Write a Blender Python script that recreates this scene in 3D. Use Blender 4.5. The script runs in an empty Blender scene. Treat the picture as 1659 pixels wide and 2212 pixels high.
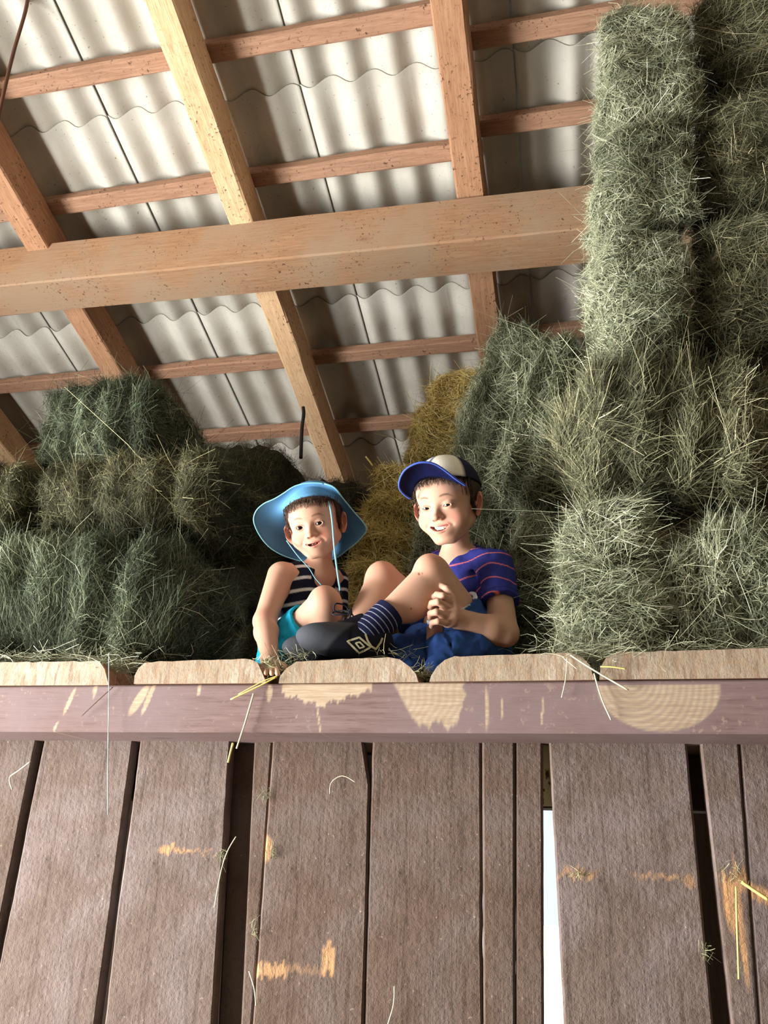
import bpy, math, random
import numpy as np
from mathutils import Vector, Matrix, noise
from mathutils.bvhtree import BVHTree

# ------------------------------------------------------------------ camera
F = 1808.0
def nrm(v):
    v = np.array(v, float); return v/np.linalg.norm(v)
_Z = nrm((150, 4400, -1808)); _X = np.array((8600, 450, 1808.)); _X = nrm(_X-_Z*(_X@_Z)); _Y = np.cross(_Z, _X)
CM = np.array([_X, _Y, _Z])          # world = CM @ camera vector
CP = np.array([0, 0, 1.5])
cam_r, cam_u, cam_b = CM[:, 0], CM[:, 1], CM[:, 2]
def ray(px, py): return CM@np.array([px-829.5, 1106-py, -F])
def P(px, py, Y):
    d = ray(px, py); return CP+d*(Y/d[1])
def proj(p):
    c = CM.T@(np.array(p)-CP); return 829.5+F*c[0]/-c[2], 1106-F*c[1]/-c[2]

scene = bpy.context.scene
COL = scene.collection
cd = bpy.data.cameras.new('camera'); cam = bpy.data.objects.new('camera', cd); COL.objects.link(cam)
m4 = Matrix.Identity(4)
for i in range(3):
    m4[i][0], m4[i][1], m4[i][2], m4[i][3] = cam_r[i], cam_u[i], cam_b[i], CP[i]
cam.matrix_world = m4
cd.sensor_fit = 'VERTICAL'; cd.sensor_height = 24.0; cd.lens = 24.0*F/2212
cd.clip_start = 0.02
scene.camera = cam

# ------------------------------------------------------------------ object helpers
def tag(o, label=None, cat=None, group=None, kind=None):
    if label: o['label'] = label
    if cat: o['category'] = cat
    if group: o['group'] = group
    if kind: o['kind'] = kind
    return o
def empty(name, loc=(0, 0, 0), label=None, cat=None, group=None, kind=None):
    o = bpy.data.objects.new(name, None); COL.objects.link(o); o.location = loc
    o.empty_display_size = .05
    return tag(o, label, cat, group, kind)
def mesh_obj(name, V, Fc, mats, parent=None, smooth=False, mi=None, attrs=None, loc=None, rot=None):
    """V world coordinates (Nx3); origin moved to the mesh's base centre unless loc/rot (local build) given"""
    V = np.asarray(V, float).reshape(-1, 3)
    me = bpy.data.meshes.new(name)
    o = bpy.data.objects.new(name, me); COL.objects.link(o)
    if loc is None:
        lo, hi = V.min(0), V.max(0)
        org = np.array([(lo[0]+hi[0])/2, (lo[1]+hi[1])/2, lo[2]])
        V = V-org; o.location = org
    else:
        o.location = loc
        if rot is not None: o.rotation_euler = rot
    if isinstance(Fc, np.ndarray):
        n, k = Fc.shape
        me.vertices.add(len(V)); me.vertices.foreach_set('co', V.astype(np.float32).ravel())
        me.loops.add(n*k); me.loops.foreach_set('vertex_index', Fc.astype(np.int32).ravel())
        me.polygons.add(n); me.polygons.foreach_set('loop_start', np.arange(0, n*k, k, dtype=np.int32))
        me.update(calc_edges=True)
    else:
        me.from_pydata(V.tolist(), [], [list(map(int, f)) for f in Fc]); me.update()
    if not isinstance(mats, (list, tuple)): mats = [mats]
    for m in mats: me.materials.append(m)
    if mi is not None: me.polygons.foreach_set('material_index', np.asarray(mi, np.int32))
    if smooth: me.polygons.foreach_set('use_smooth', np.ones(len(me.polygons), bool))
    if attrs:
        for k, a in attrs.items():
            a = np.asarray(a, np.float32)
            if a.ndim == 2:
                at = me.attributes.new(k, 'FLOAT_COLOR', 'POINT')
                at.data.foreach_set('color', np.concatenate([a, np.ones((len(a), 1), np.float32)], 1).ravel())
            else:
                at = me.attributes.new(k, 'FLOAT', 'POINT'); at.data.foreach_set('value', a)
    if parent is not None:
        o.parent = parent
        pm = Matrix.LocRotScale(parent.location, parent.rotation_euler, parent.scale)
        g = parent
        while g.parent is not None:
            g = g.parent
            pm = Matrix.LocRotScale(g.location, g.rotation_euler, g.scale) @ pm
        mw = Matrix.LocRotScale(o.location, o.rotation_euler, None)
        ml = pm.inverted() @ mw
        o.location, o.rotation_euler = ml.to_translation(), ml.to_euler()
    return o

def box_vf(lo, hi):
    x0, y0, z0 = lo; x1, y1, z1 = hi
    V = [(x0, y0, z0), (x1, y0, z0), (x1, y1, z0), (x0, y1, z0), (x0, y0, z1), (x1, y0, z1), (x1, y1, z1), (x0, y1, z1)]
    Fc = [(0, 3, 2, 1), (4, 5, 6, 7), (0, 1, 5, 4), (1, 2, 6, 5), (2, 3, 7, 6), (3, 0, 4, 7)]
    return V, Fc

class MB:
    def __init__(s): s.V = []; s.F = []; s.n = 0
    def add(s, V, Fc):
        s.V += [tuple(v) for v in V]; s.F += [tuple(i+s.n for i in f) for f in Fc]; s.n = len(s.V); return s
    def box(s, lo, hi): return s.add(*box_vf(lo, hi))
    def build(s, name, mat, parent=None, **k): return mesh_obj(name, s.V, s.F, mat, parent, **k)

def tube_vf(pts, r, n=8, cap=True):
    pts = [np.array(p, float) for p in pts]; V = []; Fc = []
    up = np.array([0.31, 0.2, 0.93])
    for i, p in enumerate(pts):
        t = nrm(pts[min(i+1, len(pts)-1)]-pts[max(i-1, 0)])
        a = np.cross(t, up)
        if np.linalg.norm(a) < 1e-3: a = np.cross(t, (1, 0, 0))
        a = nrm(a); b = np.cross(t, a); rr = r[i] if hasattr(r, '__len__') else r
        for k in range(n):
            th = 2*math.pi*k/n; V.append(p+rr*(math.cos(th)*a+math.sin(th)*b))
    for i in range(len(pts)-1):
        for k in range(n):
            Fc.append((i*n+k, i*n+(k+1) % n, (i+1)*n+(k+1) % n, (i+1)*n+k))
    if cap:
        Fc.append(tuple(range(n))[::-1]); Fc.append(tuple((len(pts)-1)*n+k for k in range(n)))
    return V, Fc
def smooth_path(pts, n=6):
    pts = [np.array(p, float) for p in pts]; out = []
    for i in range(len(pts)-1):
        p0 = pts[max(i-1, 0)]; p1 = pts[i]; p2 = pts[i+1]; p3 = pts[min(i+2, len(pts)-1)]
        for k in range(n):
            t = k/n
            out.append(.5*((2*p1)+(-p0+p2)*t+(2*p0-5*p1+4*p2-p3)*t*t+(-p0+3*p1-3*p2+p3)*t**3))
    out.append(pts[-1]); return out

# ------------------------------------------------------------------ materials
class N:
    def __init__(s, name):
        s.m = bpy.data.materials.new(name); s.m.use_nodes = True; s.t = s.m.node_tree
        s.t.nodes.clear(); s.out = s.t.nodes.new('ShaderNodeOutputMaterial')
        s.b = s.t.nodes.new('ShaderNodeBsdfPrincipled'); s.l(s.b.outputs[0], s.out.inputs[0])
        s.b.inputs['Specular IOR Level'].default_value = .25
    def l(s, a, b): s.t.links.new(a, b)
    def n(s, t, **k):
        o = s.t.nodes.new(t)
        for a, v in k.items():
            if a in o.inputs: o.inputs[a].default_value = v
            else: setattr(o, a, v)
        return o
    def coord(s, scale=(1, 1, 1), kind='Object'):
        c = s.n('ShaderNodeTexCoord'); m = s.n('ShaderNodeMapping'); m.inputs['Scale'].default_value = scale
        s.l(c.outputs[kind], m.inputs[0]); return m.outputs[0]
    def noise(s, vec, scale, detail=4, rough=.55, dist=0):
        o = s.n('ShaderNodeTexNoise'); o.inputs['Scale'].default_value = scale; o.inputs['Detail'].default_value = detail
        o.inputs['Roughness'].default_value = rough; o.inputs['Distortion'].default_value = dist
        s.l(vec, o.inputs['Vector']); return o.outputs[0]
    def ramp(s, fac, stops, interp='LINEAR'):
        o = s.n('ShaderNodeValToRGB'); o.color_ramp.interpolation = interp
        e = o.color_ramp.elements
        while len(e) < len(stops): e.new(.5)
        for i, (p, c) in enumerate(stops):
            e[i].position = p; e[i].color = (*c, 1) if hasattr(c, '__len__') else (c, c, c, 1)
        s.l(fac, o.inputs[0]); return o.outputs[0]
    def mix(s, fac, a, b, mode='MIX'):
        o = s.n('ShaderNodeMix', data_type='RGBA', blend_type=mode)
        if hasattr(fac, 'links'): s.l(fac, o.inputs[0])
        else: o.inputs[0].default_value = fac
        for v, i in ((a, 6), (b, 7)):
            if hasattr(v, 'links'): s.l(v, o.inputs[i])
            else: o.inputs[i].default_value = (*v, 1)
        return o.outputs[2]
    def attr(s, name, out='Fac'):
        o = s.n('ShaderNodeAttribute', attribute_name=name); return o.outputs[out]
    def bump(s, h, st=.3, d=.005):
        o = s.n('ShaderNodeBump'); o.inputs['Strength'].default_value = st; o.inputs['Distance'].default_value = d
        s.l(h, o.inputs['Height']); s.l(o.outputs[0], s.b.inputs['Normal'])
    def base(s, c, rough=.8):
        if hasattr(c, 'links'): s.l(c, s.b.inputs['Base Color'])
        else: s.b.inputs['Base Color'].default_value = (*c, 1)
        s.b.inputs['Roughness'].default_value = rough; return s.m
def srgb(r, g, b):
    f = lambda c: (c/255/12.92) if c <= 10 else (((c/255)+.055)/1.055)**2.4
    return (f(r), f(g), f(b))

def wood(name, c1, c2, dark, axis=0, scar=None, knots=.35, speck=None, rough=.85, grain=1.0, mott=None, bump=.35):
    s = N(name)
    sc = [34, 34, 34]; sc[axis] = 2.0
    v = s.coord(sc); v1 = s.coord((1, 1, 1))
    g = s.noise(v, 3.2*grain, 5, .6, .35)
    g2 = s.noise(v, 11*grain, 3, .6)
    big = s.noise(v1, 3.5, 5, .6)
    c = s.mix(s.ramp(g, [(.32, 0), (.68, 1)]), c1, c2)
    c = s.mix(s.ramp(g2, [(.34, .5), (.47, 0.0)]), c, dark)
    if mott: c = s.mix(s.ramp(big, [(.42, 0), (.62, 1)]), c, mott)
    kn = s.n('ShaderNodeTexVoronoi'); kn.inputs['Scale'].default_value = 1.0
    sk = [6, 6, 6]; sk[axis] = 2.6
    s.l(s.coord(sk), kn.inputs['Vector'])
    c = s.mix(s.ramp(kn.outputs['Distance'], [(.05, knots), (.11, 0)]), c, dark)
    if speck:
        sp = s.noise(v1, 70, 3, .7)
        gate = s.noise(v1, 6, 2, .5)
        mm = s.n('ShaderNodeMath', operation='MULTIPLY')
        s.l(s.ramp(sp, [(.6, 0), (.66, 1)]), mm.inputs[0]); s.l(s.ramp(gate, [(.42, 0), (.6, 1)]), mm.inputs[1])
        c = s.mix(mm.outputs[0], c, speck)
    h = s.mix(.5, g, g2)
    if scar:
        a = s.attr('scar')
        fn = s.noise(v, 9, 4, .7, .4)
        sc_c = s.mix(s.ramp(fn, [(.35, 0), (.65, 1)]), scar[0], scar[1])
        c = s.mix(a, c, sc_c)
    s.bump(h, bump, .004)
    return s.base(c, rough)

M = {}
M['rafter'] = wood('rafter_wood', srgb(156, 114, 86), srgb(180, 140, 108), srgb(120, 76, 50), 0, knots=.7, speck=srgb(88, 60, 44))
M['rafter_pale'] = wood('rafter_wood_pale', srgb(200, 160, 120), srgb(222, 190, 152), srgb(132, 88, 58), 0, knots=.7, speck=srgb(100, 70, 50))
M['batten'] = wood('batten_wood', srgb(146, 112, 90), srgb(170, 134, 110), srgb(118, 82, 62), 0, knots=.8, speck=srgb(80, 56, 44))
M['tie'] = wood('tie_wood', srgb(146, 112, 84), srgb(168, 132, 101), srgb(128, 88, 64), 0, knots=.6, speck=srgb(84, 58, 42), mott=srgb(154, 130, 106))
M['board'] = wood('wall_board_wood', srgb(110, 96, 88), srgb(132, 118, 110), srgb(74, 62, 55), 2, scar=(srgb(196, 150, 104), srgb(142, 112, 88)), knots=.4, speck=srgb(160, 144, 130), mott=srgb(126, 116, 114), bump=.6)
M['boardb'] = wood('wall_board_wood_brown', srgb(100, 83, 72), srgb(120, 102, 90), srgb(68, 54, 45), 2, scar=(srgb(196, 150, 104), srgb(142, 112, 88)), knots=.4, speck=srgb(152, 134, 120), mott=srgb(113, 101, 96), bump=.6)
def board_mat(name, a, b, dark, lav, scar):
    s = N(name); v = s.coord((1, 1, 1)); vg = s.coord((60, 60, 2.2))
    g = s.noise(vg, 1.5, 4, .6, .3); big = s.noise(v, 4.2, 5, .62, .6); mid = s.noise(v, 17, 4, .65); rough = s.noise(v, 85, 4, .7)
    c = s.mix(s.ramp(mid, [(.3, 0), (.7, 1)]), a, b)
    c = s.mix(s.ramp(big, [(.44, 0), (.64, .85)]), c, lav)
    c = s.mix(s.ramp(g, [(.28, .55), (.46, 0)]), c, dark)
    c = s.mix(s.ramp(rough, [(.3, .45), (.42, 0)]), c, dark)
    kn = s.n('ShaderNodeTexVoronoi'); kn.inputs['Scale'].default_value = 1.0; s.l(s.coord((5, 5, 2.2)), kn.inputs['Vector'])
    c = s.mix(s.ramp(kn.outputs['Distance'], [(.05, .6), (.12, 0)]), c, dark)
    sp = s.noise(v, 110, 2, .6); c = s.mix(s.ramp(sp, [(.7, 0), (.76, .6)]), c, srgb(164, 148, 130))
    fn = s.noise(vg, 4, 4, .7, .4); c = s.mix(s.attr('scar'), c, s.mix(s.ramp(fn, [(.35, 0), (.65, 1)]), scar[0], scar[1]))
    o = s.n('ShaderNodeMath', operation='ADD'); m2 = s.n('ShaderNodeMath', operation='MULTIPLY'); m2.inputs[1].default_value = .45
    s.l(g, m2.inputs[0]); s.l(m2.outputs[0], o.inputs[0]); o2 = s.n('ShaderNodeMath', operation='ADD'); s.l(rough, o2.inputs[0]); s.l(mid, o2.inputs[1]); s.l(o2.outputs[0], o.inputs[1])
    s.bump(o.outputs[0], .55, .006); return s.base(c, .9)
_sc = (srgb(196, 150, 104), srgb(142, 112, 88))
M['board'] = board_mat('wall_board_grey', srgb(94, 80, 72), srgb(112, 97, 89), srgb(62, 50, 43), srgb(124, 112, 110), _sc)
M['boardb'] = board_mat('wall_board_brown', srgb(84, 68, 58), srgb(102, 85, 75), srgb(56, 43, 35), srgb(106, 94, 89), _sc)
M['beam'] = wood('painted_beam_wood', srgb(110, 88, 85), srgb(128, 107, 104), srgb(84, 63, 60), 0, scar=(srgb(186, 168, 144), srgb(158, 136, 112)), knots=.5, speck=srgb(140, 122, 114), mott=srgb(124, 106, 106), grain=.8)
M['old'] = wood('old_shell_wood', srgb(96, 80, 68), srgb(116, 98, 84), srgb(60, 48, 40), 2)
def end_grain():
    s = N('plank_end_grain')
    v = s.coord((1, 1, 1)); w = s.n('ShaderNodeTexWave', wave_type='RINGS', rings_direction='Y')
    w.inputs['Scale'].default_value = 9; w.inputs['Distortion'].default_value = 3; w.inputs['Detail'].default_value = 3
    mp = s.coord((1, .2, 1)); s.l(mp, w.inputs['Vector'])
    v2 = s.n('ShaderNodeMapping'); v2.inputs['Scale'].default_value = (90, 5, 18); v2.inputs['Rotation'].default_value = (0, .5, 0)
    s.l(v, v2.inputs[0])
    saw = s.noise(v2.outputs[0], 1.2, 4, .6)
    fine = s.noise(v, 160, 3, .7); big = s.noise(v, 9, 3, .6)
    c = s.mix(s.ramp(big, [(.35, 0), (.65, 1)]), srgb(158, 142, 122), srgb(178, 164, 147))
    c = s.mix(s.ramp(saw, [(.36, .9), (.52, 0)]), c, srgb(138, 116, 96))
    c = s.mix(s.ramp(fine, [(.3, .35), (.5, 0)]), c, srgb(112, 92, 78))
    c = s.mix(s.ramp(w.outputs[0], [(.0, .35), (.3, 0)]), c, srgb(166, 134, 106))
    s.bump(s.mix(.5, saw, fine), .5, .004)
    return s.base(c, .9)
M['end'] = end_grain()
def sheet_mat():
    s = N('fibre_cement_sheet')
    v = s.coord((1, 1, 1)); a = s.noise(v, 3, 5, .6); b = s.noise(s.coord((14, 1.2, 14)), 4, 4, .6); f = s.noise(v, 90, 3, .6)
    c = s.mix(s.ramp(a, [(.35, 0), (.65, 1)]), srgb(174, 171, 161), srgb(194, 191, 182))
    c = s.mix(s.ramp(b, [(.3, .45), (.5, 0)]), c, srgb(178, 172, 158))
    c = s.mix(s.ramp(f, [(.27, .8), (.34, 0)]), c, srgb(96, 90, 80))
    s.bump(f, .1, .002)
    return s.base(c, .85)
M['sheet'] = sheet_mat()
def hay_mat(name, stops):
    s = N(name); t = s.attr('tint'); c = s.ramp(t, stops)
    s.base(c, .75); s.b.inputs['Specular IOR Level'].default_value = .2
    tr = s.n('ShaderNodeBsdfTranslucent'); s.l(c, tr.inputs[0])
    mx = s.n('ShaderNodeMixShader'); mx.inputs[0].default_value = .12
    s.l(s.b.outputs[0], mx.inputs[1]); s.l(tr.outputs[0], mx.inputs[2]); s.l(mx.outputs[0], s.out.inputs[0])
    return s.m
M['hay'] = hay_mat('green_hay', [(0, srgb(66, 70, 54)), (.35, srgb(116, 122, 98)), (.7, srgb(164, 169, 140)), (.92, srgb(212, 213, 182)), (1, srgb(238, 238, 214))])
M['hayg'] = hay_mat('shade_toned_green_hay', [(0, srgb(46, 52, 40)), (.4, srgb(82, 92, 72)), (.75, srgb(124, 134, 108)), (.95, srgb(186, 192, 160)), (1, srgb(216, 218, 190))])  # greener hay, with the left stack's dimness painted into darker stops
M['hayk'] = hay_mat('shade_toned_brown_hay', [(0, srgb(44, 44, 32)), (.4, srgb(78, 78, 58)), (.75, srgb(116, 115, 84)), (.95, srgb(172, 168, 124)), (1, srgb(206, 200, 152))])  # brown-green hay darkened in colour to stand for shade, left and back bales
M['hayd'] = hay_mat('brown_green_hay', [(0, srgb(56, 56, 42)), (.4, srgb(100, 101, 78)), (.75, srgb(148, 149, 116)), (.93, srgb(202, 199, 158)), (1, srgb(232, 226, 186))])
M['straw'] = hay_mat('golden_straw', [(0, srgb(136, 118, 66)), (.4, srgb(194, 172, 102)), (.75, srgb(226, 206, 134)), (1, srgb(248, 236, 176))])
def hay_core(name, a, b):
    s = N(name); v = s.coord((1, 1, 1)); n = s.noise(v, 60, 5, .7, 1.5)
    s.bump(n, .8, .01); return s.base(s.mix(s.ramp(n, [(.35, 0), (.65, 1)]), a, b), .95)
M['core'] = hay_core('hay_packed', srgb(44, 45, 33), srgb(78, 80, 60))
M['core_s'] = hay_core('straw_packed', srgb(110, 94, 54), srgb(156, 136, 80))
def plain(name, c, rough=.8, spec=.25):
    s = N(name); s.b.inputs['Specular IOR Level'].default_value = spec; return s.base(c, rough)
def vcol(name, rough=.8, spec=.25, weave=0, sss=0):
    s = N(name); s.base(s.attr('Col', 'Color'), rough); s.b.inputs['Specular IOR Level'].default_value = spec
    if weave:
        v = s.coord((1, 1, 1)); n = s.noise(v, weave, 3, .6); s.bump(n, .25, .002)
    if sss:
        s.b.inputs['Subsurface Weight'].default_value = sss; s.b.inputs['Subsurface Radius'].default_value = (1, .35, .2)
        s.b.inputs['Subsurface Scale'].default_value = .006
    return s.m

# ------------------------------------------------------------------ shell of the barn
AL = .274; TA = math.tan(AL); YB = 2.58; ZB = 3.831
def roofz(Y, off=0): return ZB+off/math.cos(AL)-TA*(Y-YB)
def struct(name, mb, mat, parent=None, **k):
    o = mb.build(name, mat, parent, **k)
    if parent is None: o['kind'] = 'structure'
    return o
XL, XR, YF, YK, YR = -3.7, 3.2, -4.6, 4.6, -.2      # left, right, camera-side end, far end, ridge
SH = .235                                            # sheet offset above rafter underside
def zsheet(Y): return roofz(Y, SH) if Y >= YR else roofz(YR, SH)-TA*(YR-Y)
def floor_mat():
    s = N('earth_floor'); v = s.coord((1, 1, 1)); n = s.noise(v, 4, 6, .6)
    return s.base(s.mix(n, srgb(96, 86, 74), srgb(122, 110, 94)), .95)
M['floor'] = floor_mat()
struct('floor', MB().box((XL-.1, YF-.1, -.12), (XR+.1, YK+.1, 0)), M['floor'])
# ground outside
gm = N('yard_ground'); gn = gm.noise(gm.coord((1, 1, 1)), .8, 5, .6)
gmat = gm.base(gm.mix(gn, srgb(214, 210, 198), srgb(200, 202, 176)), .95)
gnd = MB().box((-26, -26, -.3), (26, 26, -.13)).build('ground', gmat); gnd['kind'] = 'structure'
def gable(name, x0, x1, hole):
    """side wall with a door hole (y0,y1,ztop); follows the roof line"""
    mb = MB()
    def seg(y0, y1, zb=0):
        for a, b in zip(np.linspace(y0, y1, 2)[:-1], np.linspace(y0, y1, 2)[1:]):
            za, zc = zsheet(a)-.02, zsheet(b)-.02
            V = [(x0, a, zb), (x1, a, zb), (x1, b, zb), (x0, b, zb), (x0, a, za), (x1, a, za), (x1, b, zc), (x0, b, zc)]
            mb.add(V, box_vf((0, 0, 0), (1, 1, 1))[1])
    ys = sorted({YF, YR, YK, *(hole[:2] if hole else ())})
    for a, b in zip(ys[:-1], ys[1:]):
        inh = hole and a >= hole[0]-1e-6 and b <= hole[1]+1e-6
        seg(a, b, hole[2] if inh else 0)
    return struct(name, mb, M['old'])
DOORL = (-1.2, 1.6, 2.3)
gable('wall_left', XL-.1, XL, DOORL)
gable('wall_right', XR, XR+.1, None)
# far wall with the opening behind the bright slit
SX0, SX1 = -.55, .32
mb = MB(); zt = zsheet(YK)-.03
mb.box((XL, YK, 0), (SX0, YK+.1, zt)); mb.box((SX1, YK, 0), (XR, YK+.1, zt)); mb.box((SX0, YK, 2.35), (SX1, YK+.1, zt))
struct('wall_back', mb, M['old'])
# camera-side end wall: big open bay
mb = MB(); zt = zsheet(YF)-.03
mb.box((XL, YF-.1, 0), (XR, YF, zt))
struct('wall_front', mb, M['old'])

# ceiling: corrugated sheets
ceil = empty('ceiling', (0, 2, 3.9), kind='structure')
SP = .805; SEAM0 = -.115
def sheet(x0, x1, Ya, Yb_, seed):
    """Ya upper (towards the ridge) end, Yb_ lower end"""
    nx = max(8, int((x1-x0)/SP*60)); ny = 6
    xs = np.linspace(x0, x1, nx+1); ts = np.linspace(0, 1, ny+1)
    V = []
    for layer in (0, .006):
        for t in ts:
            Y = Ya+(Yb_-Ya)*t
            for x in xs:
                w = .024*math.cos(2*math.pi*(x-SEAM0)/(SP/5))
                off = SH+w+.010*t+.014*(1-(x-x0)/SP)+layer+.0015*math.sin(seed+3*x)
                V.append((x, Y, roofz(Y, off)))
    n1 = (nx+1); L = n1*(ny+1); Fc = []
    for j in range(ny):
        for i in range(nx):
            a = j*n1+i; Fc.append((a, a+1, a+n1+1, a+n1)); Fc.append((L+a, L+a+n1, L+a+n1+1, L+a+1))
    for i in range(nx):
        Fc.append((i, L+i, L+i+1, i+1)); a = ny*n1+i; Fc.append((a, a+1, L+a+1, L+a))
    for j in range(ny):
        a = j*n1; Fc.append((a, a+n1, L+a+n1, L+a)); a += nx; Fc.append((a, L+a, L+a+n1, a+n1))
    return V, Fc
rows = [(YR, 1.24), (1.24, 2.19), (2.19, 3.14), (3.14, 4.09), (4.09, 4.8)]
for ri, (ya, yb) in enumerate(rows):
    for ci in range(-6, 5):
        x0 = SEAM0+ci*SP-.0; x1 = x0+SP+.035
        V, Fc = sheet(max(x0, XL-.15), min(x1, XR+.15), ya, yb+.13, ri*7+ci)
        mesh_obj('roof_sheet', V, Fc, M['sheet'], ceil, smooth=True)
mb = MB(); V = []
zr, ze = roofz(YR, SH+.03), roofz(YR, SH+.03)-TA*(YR-YF+.2)
V = [(XL-.15, YF-.2, ze), (XR+.15, YF-.2, ze), (XR+.15, YR, zr), (XL-.15, YR, zr)]
V += [(x, y, z+.02) for x, y, z in V]
mesh_obj('roof_slope', V, box_vf((0, 0, 0), (1, 1, 1))[1], M['sheet'], ceil)

# timbers
def timber(name, a, b, w, h, mat, seed=0, wob=.004, up=None, seg=40, label=None, cat=None, group=None, ragged=0):
    """beam from a to b; local x along its length, local z height; box section w (local y) x h, softened edges; slightly wavy"""
    a, b = np.array(a, float), np.array(b, float); L = np.linalg.norm(b-a); x = (b-a)/L
    zz = np.array([0, 0, 1.]) if up is None else np.array(up, float); zz = nrm(zz-x*(zz@x)); y = np.cross(zz, x)
    c = .006; prof = [(-w/2+c, -h/2), (w/2-c, -h/2), (w/2, -h/2+c), (w/2, h/2-c), (w/2-c, h/2), (-w/2+c, h/2), (-w/2, h/2-c), (-w/2, -h/2+c)]
    V = []; Fc = []
    for i in range(seg+1):
        t = i/seg*L
        for k, (py, pz) in enumerate(prof):
            e = wob*noise.noise(Vector((t*3+seed*9.1, k//2*3.7, seed))); e2 = wob*noise.noise(Vector((t*3+seed*5.1, k//2*2.7+50, seed)))
            if ragged: e += ragged*max(0, noise.noise(Vector((t*14, k*2.2, seed))))*(1 if k in (1, 2) else .2)
            V.append((t, py+e*(1 if py > 0 else -1), pz+e2))
    for i in range(seg):
        for k in range(8):
            Fc.append((i*8+k, (i+1)*8+k, (i+1)*8+(k+1) % 8, i*8+(k+1) % 8))
    Fc.append(tuple(range(8))); Fc.append(tuple(seg*8+k for k in range(8))[::-1])
    rm = Matrix([[x[i], y[i], zz[i]] for i in range(3)])
    o = mesh_obj(name, V, Fc, mat, loc=a, rot=rm.to_euler())
    return tag(o, label, cat, group)
rdir = np.array([0, math.cos(AL), -math.sin(AL)]); rn = np.array([0, math.sin(AL), math.cos(AL)])
RG = 'sawn rafters under the corrugated roof'
for i, (xc, w, mat, lab) in enumerate([
    (-3.06, .11, 'rafter_pale', 'sawn wooden rafter glimpsed at the far lower left behind the hay'),
    (-2.13, .105, 'rafter', 'sawn wooden rafter at the left edge passing down to the left hay stack'),
    (-1.205, .098, 'rafter_pale', 'pale rough-edged sawn rafter running down to the gap between the stacks'),
    (-.272, .108, 'rafter', 'reddish sawn rafter nearest the tall right hay column'),
    (.70, .108, 'rafter', 'sawn rafter mostly hidden behind the tall right hay column')]):
    a = np.array([xc, YR, roofz(YR)])+rn*.08; b = np.array([xc, YK-.02, roofz(YK-.02)])+rn*.08
    timber('rafter', a, b, w, .16, M[mat], seed=i+1, up=rn, label=lab, cat='rafter', group=RG, wob=.004, ragged=.012 if i == 2 else .003)
BG = 'roof battens under the sheets'
names = ['uppermost roof batten crossing the top of the picture', 'roof batten just above the heavy tie beam',
         'roof batten hidden behind the heavy tie beam', 'roof batten just below the heavy tie beam', 'lowest roof batten above the dark hay']
for i, Yt in enumerate((.97, 1.45, 1.935, 2.415, 2.88, 3.355, 3.835, 4.31)):
    lab = {2: 'uppermost long roof batten crossing the top left of the picture', 3: 'long roof batten just above the heavy tie beam', 4: 'roof batten behind the heavy tie beam',
           5: 'long roof batten just below the heavy tie beam', 6: 'lowest long roof batten, above the dark hay'}.get(i, 'roof batten out of sight along the corrugated roof')
    if i in (0, 1, 7): continue
    for (xa, xb, dy, sfx) in ((XL, -.30, 0, ''), (-.24, XR, {2: .10, 3: -.07, 4: .02, 5: -.02, 6: 0}[i], 'r')):
        a = np.array([xa, Yt+dy, roofz(Yt+dy)])+rn*(.16+.025); b = a.copy(); b[0] = xb
        l2 = lab if not sfx else {2: 'short roof batten hidden up behind the tall hay column', 3: 'short roof batten at upper right running into the tall hay column', 4: 'short roof batten at the right end behind the tie beam',
                                  5: 'dark short roof batten above the leaning green bales', 6: 'short roof batten low behind the right stack'}[i]
        timber('roof_batten', a, b, .07, .05, M['batten'], seed=20+i+(9 if sfx else 0), up=rn, wob=.005, label=l2, cat='roof batten', group=BG)
# tie beam
ta, tb = P(0, 618, 2.5), P(1285, 492, 2.5)
d = (tb-ta)/(tb[0]-ta[0]); a = ta+d*(XL-ta[0]); b = ta+d*(XR-ta[0])
H = .207; W = .20
o = timber('tie_beam', a+np.array([0, W/2, H/2]), b+np.array([0, W/2, H/2]), W, H, M['tie'], seed=51, wob=.003,
           label='heavy horizontal sawn timber beam carrying the rafters above the children', cat='beam')
# thin rod at the upper left, hung from the roof
q = [P(62, -60, 1.75), P(58, 10, 1.75), P(30, 110, 1.78), P(8, 200, 1.8), P(-12, 290, 1.84)]
V, Fc = tube_vf(smooth_path(q), .0065)
tag(mesh_obj('hanging_rope', V, Fc, plain('rope_brown', srgb(96, 66, 50)), smooth=True), 'thin dark brown rope slanting across the top left corner', 'rope')
q = [P(650, 990, 3.15), P(652, 930, 3.15), P(656, 895, 3.15), P(655, 880, 3.16)]
V, Fc = tube_vf(smooth_path(q), .008)
tag(mesh_obj('iron_hook', V, Fc, plain('iron', srgb(40, 36, 34), .5), smooth=True), 'small dark iron hook sticking up beside the pale rafter above the hat', 'hook')

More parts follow.
